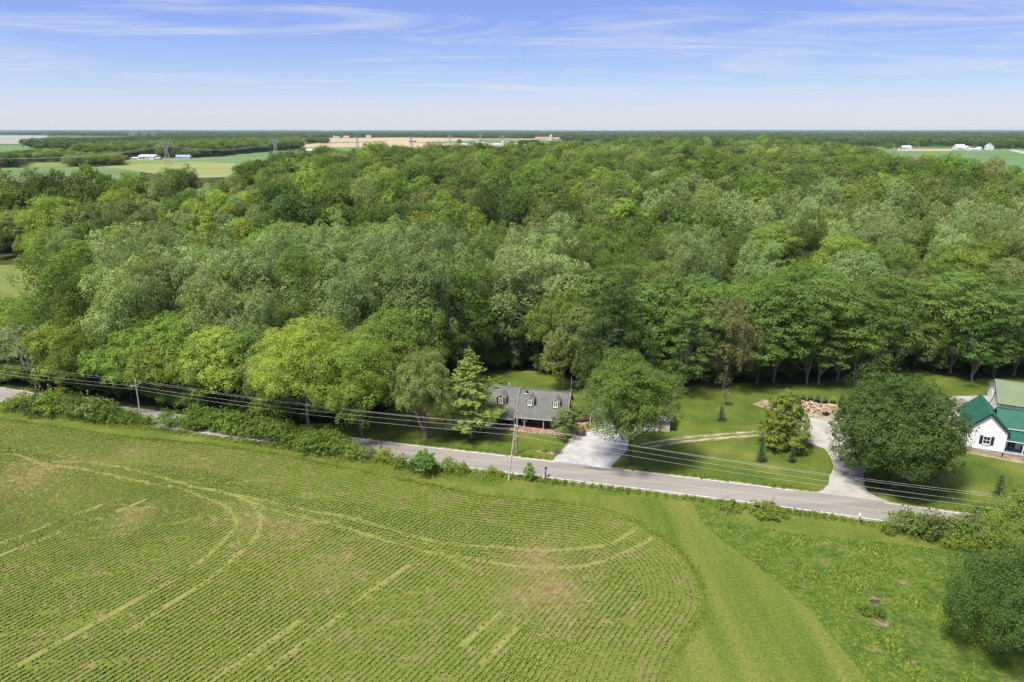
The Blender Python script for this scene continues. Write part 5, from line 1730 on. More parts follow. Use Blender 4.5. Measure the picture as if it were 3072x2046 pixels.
for k in range(10):
    f = (k + .6) / 10.5
    MB().beam((.9 * f, -.3, 4.6 * f), (.9 * f, .3, 4.6 * f), .05).build('rung', M['black_trim'], ld)

# ------------------------------------------------------------------ power line
def utility_pole(label, x, y, h, lean, arm, rz, mat='pole_pale', r=.15):
    u = thing('utility_pole', label, 'utility pole', (x, y, 0), 0)
    MB().tube([(0, 0, -.3), (lean[0] * .5, lean[1] * .5, h * .5), (lean[0], lean[1], h)], [r, r * .85, r * .68], 10).build('pole', M[mat], u)
    if arm:
        za = h - 1.0
        ax = Vector((-math.sin(rz), math.cos(rz), 0))
        c = Vector((lean[0] * .92, lean[1] * .92, za))
        am = MB().beam(c - ax * 1.25, c + ax * 1.25, .10, .12).build('crossarm', M[mat], u)
        MB().beam(c + ax * .75, c + Vector((0, 0, -.75)), .05, .04).build('brace', M['metal_grey'], u)
        for k in (-1.1, 1.1):
            MB().lathe([(.05, 0), (.09, .06), (.05, .12), (.08, .18), (0, .24)], 8, tuple(c + ax * k + Vector((0, 0, .06)))).build('insulator', M['white_paint'], u)
    MB().lathe([(.05, 0), (.09, .06), (.05, .12), (.08, .18), (0, .26)], 8, (lean[0], lean[1], h)).build('insulator', M['white_paint'], u)
    return u
LINE = math.atan2(109.5 - 134.9, -.66 + 79.4)
p1, p2 = (-79.46, 134.85), (-.66, 109.48)
utility_pole('pale utility pole with crossarm rising from the hedge beside the road', p1[0], p1[1], 9.6, (.2, 0), True, LINE)
u2 = utility_pole('pale leaning utility pole with transformer beside the young sapling', p2[0], p2[1], 10.6, (1.25, .2), False, LINE, r=.16)
tf = MB().lathe([(0, 0), (.24, 0), (.26, .1), (.26, .75), (.22, .85), (0, .88)], 12, (1.25 * .8 + .45, .1, 7.7)).build('transformer', M['rust'], u2, True)
MB().lathe([(.05, 0), (.09, .08), (.04, .2), (0, .3)], 8, (1.45, .1, 8.58)).build('bushing', M['white_paint'], tf)
MB().box((1.2, .1, 8.1), (.35, .08, .10)).build('bracket', M['metal_grey'], u2)
for dx_, dz_ in ((.45, 10.35), (-.55, 9.75)):
    MB().beam((1.2, .2, dz_), (1.2 + dx_, .2, dz_ + .05), .07).build('bracket', M['metal_grey'], u2)
    MB().lathe([(.05, 0), (.10, .06), (.05, .12), (.09, .18), (0, .26)], 8, (1.2 + dx_, .2, dz_ + .05)).build('insulator', M['white_paint'], u2)
sp = utility_pole('reddish-brown service pole standing on the log house lawn', .91, 120.3, 8.8, (.18, 0), False, LINE, 'pole_brown', .16)
MB().tube([(-.2, -.1, 0), (-.02, -.12, 8.0)], .05, 6).build('conduit', M['metal_grey'], sp)
pL, pR = (-158.5, 160.5), (78.5, 84.0)
utility_pole('utility pole with crossarm further along the road past the hedge', pL[0], pL[1], 9.8, (0, 0), True, LINE)
utility_pole('utility pole with crossarm on the farmhouse side of the road bend', pR[0], pR[1], 10.2, (0, 0), True, LINE)
ax = Vector((-math.sin(LINE), math.cos(LINE), 0))
def wire(name, label, pts, sag=.9, r=.010):
    q = []
    for a, b__ in zip(pts[:-1], pts[1:]):
        a, b__ = Vector(a), Vector(b__)
        for i in range(24):
            f = i / 24
            p = a.lerp(b__, f); p.z -= sag * 4 * f * (1 - f)
            q.append(p)
    q.append(Vector(pts[-1]))
    tag(MB().tube(q, r, 5).build(name, M['wire']), label, 'wire', 'wires of the roadside power line')
A = lambda p, off, z, lx=0: (p[0] + ax.x * off + lx, p[1] + ax.y * off, z)
wire('power_wire', 'topmost wire of the roadside power line', [A(pL, 0, 10.1), A(p1, 0, 9.85, .2), A(p2, 0, 10.85, 1.25), A(pR, 0, 10.4)])
wire('power_wire', 'wire on the house side of the crossarm of roadside power line', [A(pL, 1.1, 9.05), A(p1, 1.1, 8.9, .2), (p2[0] + 1.65, p2[1] + .2, 10.65), A(pR, 1.1, 9.45)])
wire('power_wire', 'wire on the field side of the crossarm of roadside power line', [A(pL, -1.1, 9.05), A(p1, -1.1, 8.9, .2), (p2[0] + .65, p2[1] + .2, 10.0), A(pR, -1.1, 9.45)])
wire('power_wire', 'lowest single wire of the roadside power line', [A(pL, 0, 7.7), A(p1, 0, 7.6, .2), (p2[0] + 1.05, p2[1] + .1, 8.9), A(pR, 0, 8.2)])
wire('service_wire', 'short wire from the leaning pole to the brown service pole', [(p2[0] + 1.1, p2[1] + .1, 8.9), (1.09, 120.3, 8.4)], .3)

# ------------------------------------------------------------------ signs and mailboxes
def sign_post(name, label, loc, zc, rz, plate, mat, sq):
    s = thing(name, label, 'sign', (loc[0], loc[1], 0), rz)
    MB().box((0, .06, zc / 2 + .15), (.07, .05, zc + .5)).build('post', M['metal_grey'], s)
    h = sq / math.sqrt(2)
    p = MB().prism([(0, 0, zc - h), (h, 0, zc), (0, 0, zc + h), (-h, 0, zc)], (0, .02, 0)).build('plate', M[mat], s)
    return s, p
x, y, _ = P(179, 1163, 2.5)
sg, pl = sign_post('warning_sign', 'yellow diamond warning sign with winding black arrow above the hedge', (x, y), 2.5, R(38), 1, 'yellow_sign', .92)
ar = MB()
path = [(.10, -.34), (.10, -.18), (-.12, -.05), (-.12, .08), (.04, .16), (.04, .24)]
path = [(.02, -.36), (.12, -.26), (.10, -.14), (-.10, -.02), (-.10, .10), (.03, .18)]
for a, b__ in zip(path[:-1], path[1:]): ar.beam((a[0], -.012, 2.5 + a[1]), (b__[0], -.012, 2.5 + b__[1]), .012, .10, (0, 1, 0)) if False else ar.prism([(a[0] - .05, -.006, 2.5 + a[1]), (a[0] + .05, -.006, 2.5 + a[1]), (b__[0] + .05, -.006, 2.5 + b__[1]), (b__[0] - .05, -.006, 2.5 + b__[1])], (0, -.008, 0))
ar.prism([(-.12, -.006, 2.66), (.18, -.006, 2.68), (.02, -.006, 2.92)], (0, -.008, 0))
ar.build('arrow', M['black_trim'], pl)
x, y, _ = P(1141, 1341, 2.0)
sign_post('road_sign', 'grey back of a diamond road sign standing in the verge', (x, y), 2.0, R(62), 1, 'metal_grey', .80)
def mailbox(label, loc, rz, box, post, s=1.0):
    mbx = thing('mailbox', label, 'mailbox', (loc[0], loc[1], 0), rz)
    MB().box((0, 0, .55 * s), (.13 * s, .13 * s, 1.1 * s)).build('post', M[post], mbx)
    q = [(-.15, .0)] + [(.15 * math.cos(a), .16 + .15 * math.sin(a)) for a in np.linspace(math.pi, 0, 7)] + [(.15, .0)]
    bo = MB().prism([(a * s, -.32 * s, 1.1 * s + b__ * s) for a, b__ in q], (0, .64 * s, 0)).build('box', M[box], mbx)
    MB().prism([(a * s * .92, -.33 * s, 1.1 * s + b__ * s + .01) for a, b__ in q], (0, .012, 0)).build('door', M['metal_grey'], bo)
    MB().box((.17 * s, .1 * s, 1.35 * s), (.02, .04, .22)).build('flag', M['red_barn'], bo)
mailbox('black mailbox on a stout dark post beside the young sapling', P(1636, 1432), R(-14), 'navy', 'fabric_black', 1.35)
mailbox('white-fronted mailbox on a thin brown post opposite the gravel lane', P(2577, 1568), R(-14), 'white_paint', 'pole_brown', 1.1)
mailbox('small tilted red mailbox among the verge weeds', P(1211, 1379), R(30), 'red_barn', 'pole_brown', 1.0)

# ------------------------------------------------------------------ grow bags, firewood, wheelbarrow
kale = [shrub_geo(360 + i, H=.7, Rr=.6, leaf=.20, dens=30, nm=500)[0] for i in range(3)]
bag_me = MB().lathe([(0, .0), (.55, .0), (.60, .35), (.60, .80), (.54, .80), (.52, .68), (0, .68)], 14).mesh('bag', M['fabric_black'])
KLAB = ['tall dark bushy plant', 'yellowing squash plant', 'dark leafy plant', 'trailing green vine', 'grey-green cabbage plant', 'pale blue-green cabbage plant', 'mid green cabbage plant', 'pale spreading lettuce', 'upright tomato plant']
for i, (a, b__, lf) in enumerate([(2339, 1199, 'green'), (2366, 1202, 'gold'), (2386, 1203, 'spruce'), (2408, 1204, 'fresh'), (2430, 1206, 'kale'), (2452, 1208, 'kale'), (2475, 1211, 'green'), (2498, 1213, 'weed'), (2523, 1213, 'green')]):
    X, Y = P2(a, b__)
    gbg = thing('grow_bag', 'black fabric grow bag holding a %s behind the firewood' % KLAB[i], 'planter', (X, Y, .004), random.uniform(0, 6), 'grow bags in a row')
    link('bag', bag_me, gbg)
    f = link('plant', kale[i % 3], gbg); set_mat(f, M['leaf_' + lf])
    f.location = (0, 0, .66); f.scale = (1.0, 1.0, 1.5 if i in (0, 8) else .95)
lr = np.random.default_rng(14)
log_mes = []
for k in range(3):
    mb = MB()
    r_ = .15
    mb.prism([(r_ * math.cos(a), -.6, r_ * math.sin(a)) for a in (np.linspace(0, math.pi * (1.2 if k else 2), 6 if k else 8)[:-1 if not k else None])], (0, 1.2, 0))
    log_mes.append(mb.mesh('firewood_log', M['log_wood']))
hc = P2(2432, 1236)
nlog = 150
for k in range(nlog):
    a = lr.uniform(0, 6.28); rr_ = math.sqrt(lr.random())
    X, Y = hc[0] + rr_ * math.cos(a) * 4.6, hc[1] + 2.2 + rr_ * math.sin(a) * 3.0
    zt = 1.15 * max(0, 1 - rr_ ** 1.5) * lr.uniform(.3, 1) + .14
    o = tag(link('firewood_log', log_mes[k % 3]), 'split log lying in the big firewood heap on the gravel', 'log', 'logs in the firewood heap')
    o.location = (X, Y, zt); o.rotation_euler = (lr.normal(0, .32), lr.normal(0, .5), lr.uniform(0, 6.28)); s = lr.uniform(.75, 1.25); o.scale = (s, s * lr.uniform(.75, 1.1), s)
for k, (a, b__) in enumerate([(2485, 1218), (2500, 1217), (2512, 1219), (2470, 1217), (2522, 1223), (2505, 1224)]):
    X, Y = P2(a, b__)
    o = tag(link('firewood_log', log_mes[k % 2]), 'long dark log lying behind the pale dirt beside the grow bags', 'log', 'long logs by the grow bags')
    o.location = (X, Y, .2); o.rotation_euler = (0, .1, R(90 + lr.uniform(-30, 30))); o.scale = (1.6, 2.2, 1.4)
X, Y = P2(2476, 1247)
wb = thing('wheelbarrow', 'dark wheelbarrow tipped against the firewood heap', 'wheelbarrow', (X, Y, 0), R(20))
MB().prism([(-.75, -.45, .72), (.75, -.4, .66), (.45, -.28, .32), (-.45, -.28, .36)], (0, .85, 0)).build('tub', M['navy'], wb)
MB().tube([(.85, -.06, .26), (.85, .06, .26)], .26, 12).build('wheel', M['fabric_black'], wb)
for yy in (-.28, .28):
    MB().beam((.85, yy * .4, .26), (-1.2, yy, .62), .05).build('handle', M['pole_brown'], wb)
    MB().beam((-.4, yy, .38), (-.55, yy, 0), .05).build('leg', M['metal_grey'], wb)
X, Y = P2(2528, 1226)
dm = thing('steel_drum', 'grey-blue steel drum lying beside the maple next to the logs', 'drum', (X, Y, .36), R(35))
MB().tube([(-.55, 0, 0), (.55, 0, 0)], .36, 16).build('drum_body', M['grey_paint'], dm, True)
for k in (-.55, -.18, .18, .55): MB().tube([(k - .02, 0, 0), (k + .02, 0, 0)], .375, 16).build('hoop', M['metal_grey'], dm)
X, Y = P2(2319, 1209)
cr2 = thing('crate', 'pale wooden crate on the dirt behind the bright small tree', 'crate', (X, Y, 0), R(10))
for k in range(4):
    MB().box((0, -.5, .15 + k * .24), (1.5, .04, .20)).build('slat', M['log_wood'], cr2)
    MB().box((0, .5, .15 + k * .24), (1.5, .04, .20)).build('slat', M['log_wood'], cr2)
    for xx in (-.73, .73): MB().box((xx, 0, .15 + k * .24), (.04, .96, .20)).build('slat', M['log_wood'], cr2)

M['far_white'] = noise_mat('far_white', [(.50, .51, .52), (.60, .60, .61)], .2, 3)

# ------------------------------------------------------------------ far fields
def far_sheet(name, pts, lift, mat):
    q = [PT(*p) for p in pts]
    poly = [Vector((a, b__, 0)) for a, b__, c in q]
    me = bpy.data.meshes.new(name)
    me.from_pydata([(a, b__, c + lift) for a, b__, c in q], [], [tuple(t_) for t_ in tessellate_polygon([poly])])
    me.materials.append(M[mat]); me.update()
    if sum(p.normal.z * p.area for p in me.polygons) < 0: me.flip_normals()
    return tag(link(name, me), kind='structure')
far_sheet('bean_field', [(-400, 548), (420, 548), (420, 503), (240, 498), (205, 500), (60, 502), (-400, 503)], .10, 'soy_far')
far_sheet('hay_field', [(-400, 503), (60, 502), (205, 500), (215, 488), (60, 489), (-400, 492)], .12, 'grass_far')
far_sheet('pasture', [(300, 500), (340, 486), (420, 477), (640, 473), (700, 476), (640, 490), (520, 489), (420, 492)], .16, 'grass_far')
far_sheet('hay_field', [(560, 535), (740, 530), (752, 499), (690, 489), (590, 485), (510, 489), (400, 492), (300, 499)], .20, 'hay_far')
far_sheet('bean_field', [(513, 488), (600, 484), (690, 489), (752, 499), (1000, 500), (1760, 480), (1690, 455), (1624, 440), (1300, 438), (1000, 432), (905, 444), (760, 458), (640, 472), (560, 478)], .24, 'soy_far')
far_sheet('wheat_field', [(740, 443), (1024, 442), (1520, 442), (1500, 430), (1407, 415), (1190, 413), (985, 415), (960, 428), (905, 436)], .40, 'wheat_far')
far_sheet('wheat_field', [(1400, 440), (1660, 440), (1660, 428), (1400, 430)], .45, 'wheat_far')
far_sheet('bean_field', [(960, 431), (1150, 426), (1165, 424), (985, 427)], .60, 'soy_far')
far_sheet('bean_field', [(1240, 428), (1420, 421), (1690, 419), (1660, 429), (1420, 430), (1300, 430)], .62, 'soy_far')
far_sheet('wheat_field', [(1420, 419), (1660, 419), (1600, 416), (1420, 417)], .66, 'wheat_far')
far_sheet('bean_field', [(2540, 437), (2700, 441), (3400, 446), (3400, 540), (2880, 540), (2680, 480), (2600, 452)], .30, 'soy_far')
far_sheet('wheat_field', [(2690, 453.5), (2856, 453.5), (2852, 448), (2692, 448)], .45, 'wheat_far')
far_sheet('farm_lane', [(3020, 450), (3045, 450), (3200, 476), (3200, 482), (3060, 460)], .45, 'tan_gravel')
far_sheet('pale_field', [(-200, 420), (125, 419), (145, 409), (135, 405), (-200, 405)], .5, 'panel_far')
far_sheet('pale_field', [(-200, 433), (55, 432), (60, 426), (-200, 426)], .5, 'panel_far')
far_sheet('hay_field', [(-200, 426), (110, 425), (125, 420), (-200, 421)], .5, 'wheat_far')
far_sheet('bean_field', [(-300, 470), (145, 466), (150, 440), (60, 436), (-300, 436)], .3, 'soy_far')
far_sheet('bean_field', [(2580, 402), (2665, 402), (2670, 399), (2580, 399)], 1.0, 'soy_far')

# ------------------------------------------------------------------ far trees
CLUST = []
def cluster_proto(seed, leaf):
    rng = np.random.default_rng(seed)
    cl = []
    for k in range(7):
        a, q = rng.uniform(0, 6.28), rng.uniform(0, 13)
        h, w = rng.uniform(13, 20), rng.uniform(5.5, 8.5)
        for d in fib(7, rng, -.3):
            cl.append((np.array([math.cos(a) * q, math.sin(a) * q, h * .5]) + d * np.array([w, w, h * .45]) * .7, w * rng.uniform(.3, .45)))
    me = leaves_mesh('cluster', cl, .62, 2.0, rng, -.4, .3, .4, .7, 2600, fine=False)
    me.materials.append(M['leaf_' + leaf])
    o = bpy.data.objects.new('p%03d' % (len(FARG)), me)
    PROTO.objects.link(o)
    CLUST.append(len(FARG)); FARG.append(o)
for i, lf in enumerate(('deep', 'deep', 'maple', 'deep', 'green', 'spruce', 'maple', 'spruce')): cluster_proto(1200 + i, lf)
far = []
def fill_trees(poly_px, sp, big=1.0, hs=1.0, single=False, tones=('deep', 'green', 'deep', 'olive', 'green')):
    q = np.array([PT(*p)[:2] for p in poly_px])
    lo, hi = q.min(0), q.max(0)
    xs = np.arange(lo[0], hi[0] + sp, sp); ys = np.arange(lo[1], hi[1] + sp, sp)
    Xg, Yg = np.meshgrid(xs, ys)
    Xg = Xg.ravel() + rw.uniform(-.45, .45, Xg.size) * sp; Yg = Yg.ravel() + rw.uniform(-.45, .45, Yg.size) * sp
    ok = in_poly(Xg, Yg, q)
    for a, b__ in zip(Xg[ok], Yg[ok]):
        if single: far.append((a, b__, UPLAND - .3, pick(random.choice(['round', 'oak', 'tier']), random.choice(tones)), random.uniform(0, 6.28), big * random.uniform(.75, 1.15), hs * random.uniform(.7, 1.1)))
        else: far.append((a, b__, UPLAND - .5, random.choice(CLUST), random.uniform(0, 6.28), big * random.uniform(.85, 1.2), hs * random.uniform(.75, 1.15)))
    return int(ok.sum())
# woods and hedges between the fields: single trees
fill_trees([(225, 478), (400, 474), (640, 471), (760, 459), (904, 447), (900, 428), (640, 440), (400, 452), (240, 462)], 12.5, 1.0, .95, True)
fill_trees([(240, 462), (400, 452), (640, 440), (900, 428), (890, 412), (620, 414), (400, 420), (200, 432), (95, 440), (90, 448), (180, 452)], 24, .95, .95)
fill_trees([(200, 502), (365, 497), (358, 484), (215, 486)], 10.5, .85, .62, True, ('olive', 'shrub', 'green'))
fill_trees([(-300, 506), (62, 503), (66, 486), (-300, 488)], 11, .9, .72, True)
fill_trees([(66, 488), (235, 484), (250, 470), (150, 468), (70, 476)], 13, .85, .62, True, ('deep', 'green', 'pale'))
fill_trees([(520, 474), (600, 474), (598, 466), (522, 467)], 13, .8, .6, True)
fill_trees([(922, 431), (985, 431), (985, 425), (922, 425)], 17, .9, .75, True, ('deep',))
fill_trees([(1556, 442), (1614, 442), (1610, 436), (1566, 436)], 15, .75, .75, True, ('deep',))
fill_trees([(60, 436), (150, 440), (215, 430), (200, 424), (90, 430)], 18, .95, .8, True)
fill_trees([(2650, 447), (2690, 447), (2690, 443), (2650, 443)], 15, .6, .5, True)
fill_trees([(2932, 447), (3080, 447), (3080, 442), (2932, 442)], 15, .9, .8, True, ('deep',))
# belts behind the fields, out to the skyline
fill_trees([(905, 414), (1190, 412), (1407, 414), (1660, 418), (1700, 425), (1960, 438), (2300, 442), (2540, 441), (2700, 441.5), (3060, 442), (3400, 442), (3400, 424), (2300, 420), (1700, 412), (1400, 408), (905, 408)], 30, 1.15, 1.05)
fill_trees([(-300, 403), (620, 411), (905, 408), (1400, 408), (1700, 412), (2300, 420), (3400, 424), (3400, 410), (2300, 406), (1400, 402), (-300, 400)], 62, 1.9, 1.05)
for yy, sp_, bg_, hs_, gap in ((406.5, 80, 2.6, 1.1, .2), (405, 90, 3.0, 1.05, .12), (402, 110, 3.4, 1.0, .25), (399.5, 150, 4.5, 1.05, .2), (397.5, 190, 5.5, 1.1, .15), (395.8, 240, 8, 1.35, .2), (394.3, 300, 11, 1.9, .22), (393.0, 380, 14, 2.3, .3)):
    D_ = PT(1536, yy)[1]
    for row in range(3):
        for a in np.arange(-D_ * .95, D_ * .95, sp_):
            n_ = vnoise(np.array([a]), np.array([yy * 40.0 + row * 9]), sp_ * 6)[0]
            if n_ < gap: continue
            far.append((a + random.uniform(-.4, .4) * sp_, D_ + row * sp_ * .8 + random.uniform(-.4, .4) * sp_, UPLAND - 1, random.choice(CLUST), random.uniform(0, 6.28), bg_ * random.uniform(.9, 1.3), hs_ * (.6 + .75 * n_)))
instancer('far_woods', far, 'distant belts of trees between the far fields and the skyline')
print('far instances', len(far))

# single far trees on the fields
for (a, b__, s, lf, lab) in ((636, 470, .38, 'green', 'lone small tree standing in the far bean field'), (380, 487, .45, 'olive', 'lone tree beside the white pole barn'), (410, 470, .62, 'pale', 'pale willow-like tree behind the white pole barn'), (908, 462, .55, 'deep', 'dark round tree at the far edge of the wood by the bean field'),
                              (1378, 437, .85, 'olive', 'single tree beside the far white farm'), (2695, 448, .6, 'green', 'tree beside the small grey-roofed far house')):
    X, Y, Z = PT(a, b__)
    plant('field_tree', G['round%d' % random.randrange(4)], X, Y, lab, leaf=lf, s=s, z=Z)

# ------------------------------------------------------------------ far farms
def far_building(name, label, px, py, wpx, wall, roof, depth=None, hw=None, hr=None, rz=0.0, cat='building', door=True):
    """gabled building whose base is seen at px, py and that spans wpx columns of the photograph"""
    X, Y, Z = PT(px, py)
    D_ = math.hypot(Y, 43)
    w = wpx / 3 * D_ / FPX
    d = depth or w * .6
    hw = hw or w * .22; hr = hr or hw * .7
    t_ = thing(name, label, cat, (X, Y, Z), rz)
    MB().prism([(-w / 2, 0, -1), (-w / 2, d, -1), (-w / 2, d, hw), (-w / 2, d / 2, hw + hr), (-w / 2, 0, hw)], (w, 0, 0)).build('wall', M[wall], t_)
    gable_roof('roof', t_, -w / 2 - .4, w / 2 + .4, -.5, d + .5, hw - .05, hw + hr + .2, d / 2, M[roof], .25, 0, False)
    if door: MB().box((w * .12, -.15, hw * .36), (w * .16, .3, hw * .72)).build('door', M['metal_grey'], t_)
    for k in (-.32, -.12): MB().box((w * k, -.15, hw * .55), (w * .08, .3, hw * .3)).build('window', M['glass'], t_)
    return t_
FB = far_building
FB('pole_barn', 'big white pole barn on the pasture below the lattice pylon', 438, 480, 46, 'far_white', 'far_white', 22, 5.2, 2.2, cat='barn')
FB('shed', 'low white shed next to the big white pole barn', 404, 479, 20, 'far_white', 'far_white', 8, 2.6, .8, cat='shed')
FB('farm_shed', 'tan open shed with trailers beside the white pole barn', 470, 480, 16, 'trim_tan', 'silver_roof', 8, 2.4, .8, cat='shed')
FB('farmhouse', 'white house with blue roof among trees by the far bean field', 548, 477, 40, 'far_white', 'blue_roof', 9, 3, 3, cat='house')
FB('farmhouse', 'white far house half hidden by trees at the end of a bean field', 88, 470, 26, 'far_white', 'silver_roof', 10, 4.5, 3.5, cat='house')
FB('farmhouse', 'white farmhouse at the near end of the far grain farm', 1392, 441, 20, 'far_white', 'silver_roof', 12, 5, 4, cat='house')
FB('garage', 'small white garage of the far grain farm', 1420, 441.5, 12, 'far_white', 'silver_roof', 8, 3.5, 2, cat='garage')
FB('grain_barn', 'tall white barn of the far grain farm', 1440, 442, 24, 'far_white', 'silver_roof', 24, 8, 7, cat='barn')
FB('grain_shed', 'white machine shed of the far grain farm', 1491, 442, 17, 'far_white', 'silver_roof', 16, 7, 3, cat='shed')
FB('red_barn', 'red barn with white roof of the far grain farm', 1582, 443, 20, 'red_barn', 'far_white', 16, 5, 4, cat='barn')
FB('farmhouse', 'white house beside the red barn of the far grain farm', 1606, 443, 15, 'far_white', 'silver_roof', 12, 6, 4, cat='house')
FB('poultry_house', 'long white livestock house with red roof beyond the wheat', 1628, 421, 42, 'far_white', 'red_roof', 40, 8, 6, cat='barn')
FB('poultry_house', 'long low livestock house with red roof next to a silo', 1680, 421, 42, 'far_white', 'red_roof', 40, 7, 5, cat='barn')
FB('farmhouse', 'white house with red roof beyond the wheat field', 1105, 416, 14, 'far_white', 'red_roof', 20, 8, 9, cat='house')
FB('farm_shed', 'red-roofed shed among silos beyond the wheat field', 1038, 416.5, 16, 'far_white', 'red_roof', 20, 8, 7, cat='shed')
FB('machine_shed', 'low brown shed standing in the wheat field', 1237, 427.5, 20, 'deck', 'deck', 20, 4, 2, cat='shed')
FB('farmhouse', 'small grey-roofed house beside the right-hand bean field', 2720, 448, 28, 'far_white', 'silver_roof', 14, 4.5, 4, cat='house')
FB('machine_shed', 'tall grey-white machine shed beside the right-hand bean field', 2885, 450, 26, 'far_white', 'silver_roof', 20, 5, 7, cat='barn')
FB('farm_shed', 'low white shed in front of the gabled barn on bean field', 2926, 453, 32, 'far_white', 'far_white', 10, 3.5, 1.6, cat='shed')
FB('hay_barn', 'white gabled barn beside the tall grey-white machine shed', 2913, 450, 18, 'far_white', 'far_white', 18, 4, 5, rz=R(80), cat='barn')
FB('farm_shed', 'small grey shed next to the gabled white barn', 2938, 449, 14, 'far_white', 'silver_roof', 10, 4, 2, cat='shed')
FB('farmhouse', 'white gabled house at the end of the far farm lane', 2978, 450, 12, 'far_white', 'silver_roof', 16, 8, 6, rz=R(75), cat='house')
FB('garage', 'small white garage beside the gabled far house', 2964, 450, 10, 'far_white', 'silver_roof', 8, 4, 2.5, cat='garage')
FB('farmhouse', 'roof and wall of a white house just beyond the wood', 930, 463, 20, 'far_white', 'silver_roof', 10, 6, 4, cat='house')
FB('warehouse', 'white metal building far behind the tree belts', 3066, 409, 14, 'far_white', 'far_white', 40, 14, 3, cat='building')
FB('greenhouse', 'white shed on the far skyline among woods', 2830, 404, 30, 'far_white', 'far_white', 60, 12, 4, cat='building')
def silo(label, px, py, wpx, hm, mat='metal_grey'):
    X, Y, Z = PT(px, py)
    r_ = wpx / 6 * math.hypot(Y, 43) / FPX
    s = thing('grain_silo', label, 'silo', (X, Y, Z))
    MB().lathe([(r_, -1), (r_, hm)], 16).build('drum', M[mat], s, True)
    MB().lathe([(r_ * 1.04, hm), (r_ * .12, hm + r_ * .6), (0, hm + r_ * .62)], 16).build('roof', M['silver_roof'], s, True)
silo('tall white grain silo of the far grain farm', 1509, 443, 9, 15, 'far_white')
silo('grey steel grain bin of the far grain farm', 1525, 443, 11, 13)
silo('white silo between the two red-roofed livestock houses', 1653, 421, 8, 20, 'far_white')
for k, a in enumerate((1003, 1010, 1017)): silo(('tallest', 'middle-sized', 'shortest')[k] + ' white grain bin of three beyond the wheat field', a, 417, 6, 14 - 2 * k, 'far_white')
for k, a in enumerate(((1545, 443), (1555, 443), (1563, 443))):
    FB('farm_trailer', ('green wagon', 'brown wagon', 'grey wagon')[k] + ' parked between grain bins and red barn', a[0], a[1], 8, ('deck', 'log_side', 'metal_grey')[k], 'deck', 5, 3, .6, cat='wagon', door=False)

# ------------------------------------------------------------------ lattice pylons
def pylon_mesh(th):
    mb_ = MB()
    lv = [(0, 4.2), (6, 3.2), (11, 2.4), (15.5, 1.7), (19, 1.25)]
    cor = lambda z, w: [(w, w * .8, z), (-w, w * .8, z), (-w, -w * .8, z), (w, -w * .8, z)]
    for (z0, w0), (z1, w1) in zip(lv[:-1], lv[1:]):
        a, b__ = cor(z0, w0), cor(z1, w1)
        for i in range(4):
            j = (i + 1) % 4
            mb_.beam(a[i], b__[i], th)
            mb_.beam(a[i], b__[j], th * .7); mb_.beam(a[j], b__[i], th * .7)
            mb_.beam(b__[i], b__[j], th * .7)
    # forked head
    for sg in (-1, 1):
        for yy in (-.9, .9):
            mb_.beam((sg * 1.25, yy, 19), (sg * 4.2, yy * .8, 26), th)
            mb_.beam((sg * .4, yy, 19.4), (sg * 3.0, yy * .8, 26), th * .8)
            for k in range(4):
                f = k / 4; g_ = (k + 1) / 4
                mb_.beam((sg * (1.25 + 2.95 * f), yy, 19 + 7 * f), (sg * (.4 + 2.6 * g_), yy, 19 + 7 * g_), th * .6)
        mb_.beam((sg * 4.0, 0, 26), (sg * 5.6, 0, 31), th); mb_.beam((sg * 2.8, 0, 26), (sg * 5.6, 0, 31), th * .8)
        mb_.beam((sg * 4.2, 0, 26), (sg * 8.2, 0, 26.4), th); mb_.beam((sg * 4.2, 0, 27.6), (sg * 8.2, 0, 26.4), th * .7)
    for yy in (-.7, .7):
        mb_.beam((-4.2, yy, 26), (4.2, yy, 26), th); mb_.beam((-4.4, yy, 27.6), (4.4, yy, 27.6), th * .8)
    for k in range(6):
        x0 = -4.2 + 1.4 * k
        mb_.beam((x0, 0, 26), (x0 + 1.4, 0, 27.6), th * .6)
    return mb_
PY = []
for (a, top, lab) in ((494, 417, 'steel lattice pylon with forked head standing on the pasture'), (823, 411, 'steel lattice pylon with forked head in front of dark far wood'), (1349, 402, 'lattice pylon over the wheat beside the machine shed'), (1440, 400.5, 'lattice pylon behind the tall white grain barn'),
                      (1233, 404, 'lattice pylon standing above the low brown shed'), (1070, 404, 'faint lattice pylon over the wheat field'), (1507, 402.5, 'faint lattice pylon above the grain bins'), (930, 399, 'faint lattice pylon beyond the dark clump of trees')):
    hp = 31.0
    D_ = (CAM_H - UPLAND - hp) / ((top - 390.0) / 3 / FPX) * 1.0
    X = (a / 3 - 512) / FPX * (D_ * math.cos(PITCH) + 12 * math.sin(PITCH))
    p = thing('lattice_pylon', lab, 'pylon', (X, D_, UPLAND), R(24), 'pylons of the high-voltage line')
    md_ = pylon_mesh(.30 + D_ / 9000)
    md_.build('lattice', M['metal_grey'], p)
    for sg in (-8.2, 0, 8.2): MB().lathe([(.1, -2.0), (.22, -1.6), (.22, -.3), (.1, 0)], 6, (sg, 0, 26.2)).build('insulator', M['silver_roof'], p)
    PY.append((X, D_))
dirp = Vector((PY[1][0] - PY[0][0], PY[1][1] - PY[0][1], 0)).normalized()
prev = Vector((PY[0][0], PY[0][1], 0)) - dirp * 330
nx_ = Vector((-dirp.y, dirp.x, 0))
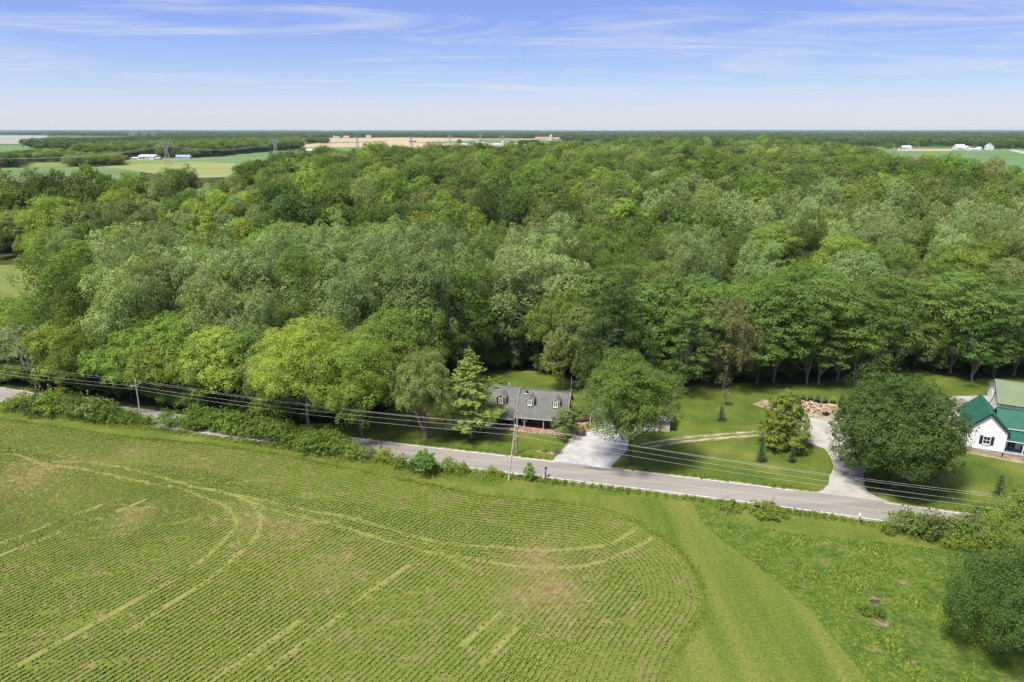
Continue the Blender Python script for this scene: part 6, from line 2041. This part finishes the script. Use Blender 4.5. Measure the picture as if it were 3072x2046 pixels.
for k, off in enumerate((-8, 0, 8)):
    pts_ = [tuple(prev + nx_ * off + Vector((0, 0, UPLAND + 24)))] + [(PY[i][0] + nx_.x * off, PY[i][1] + nx_.y * off, UPLAND + 24.2) for i in (0, 1)]
    q = []
    for a, b__ in zip(pts_[:-1], pts_[1:]):
        a, b__ = Vector(a), Vector(b__)
        for i in range(16):
            f = i / 16; p = a.lerp(b__, f); p.z -= 9 * 4 * f * (1 - f); q.append(p)
    q.append(Vector(pts_[-1]))
    tag(MB().tube(q, .05, 4).build('transmission_wire', M['wire']), ('near', 'middle', 'far')[k] + ' sagging cable strung between the two biggest pylons', 'cable', 'cables of the high-voltage line')
def gantry(px, py, wpx, hpx, lab):
    X, Y, Z = PT(px, py)
    sc = math.hypot(Y, 43) / FPX / 3
    w, h = wpx * sc, hpx * sc
    g_ = thing('substation_gantry', lab, 'gantry', (X, Y, Z), 0, 'gantries of the far substation')
    for yy in (0, 14):
        for xx in (-w / 2, 0, w / 2): MB().beam((xx, yy, 0), (xx, yy, h), 1.4).build('column', M['metal_grey'], g_)
        for zz in (h, h * .62): MB().beam((-w / 2, yy, zz), (w / 2, yy, zz), 1.4).build('girder', M['metal_grey'], g_)
gantry(392, 412, 12, 14, 'low steel gantry at one end of the far substation')
gantry(404, 411, 12, 17, 'tall steel gantry of the far substation')
gantry(432, 411, 12, 14, 'mid steel gantry of the far substation')
gantry(460, 411, 12, 13, 'small steel gantry at the other end of the far substation')
for (a, b__, h_) in ((24, 496, 22), (735, 455, 0), (2679, 447, 10), (2755, 448, 10), (3036, 451, 14)):
    if not h_: continue
    X, Y, Z = PT(a, b__)
    h_ = h_ / 3 * math.hypot(Y, 43) / FPX
    u = thing('field_pole', 'pale wooden pole standing at the edge of a far field', 'utility pole', (X, Y, Z), 0, 'poles along the far fields')
    MB().tube([(0, 0, -.5), (0, 0, h_)], .35, 6).build('pole', M['pole_pale'], u)
    MB().box((0, 0, h_ - 1), (2.4, .3, .3)).build('crossarm', M['pole_pale'], u)

# ------------------------------------------------------------------ haze
m, t, o = mat_new('haze')
vol = t.nodes.new('ShaderNodeVolumePrincipled')
vol.inputs['Color'].default_value = (.62, .78, 1.0, 1)
vol.inputs['Density'].default_value = .000024
vol.inputs['Anisotropy'].default_value = .0
t.links.new(vol.outputs[0], o.inputs['Volume'])
hz = MB().box((0, 15000, 37.5), (62000, 31600, 77)).build('haze', m)
tag(hz, kind='stuff')
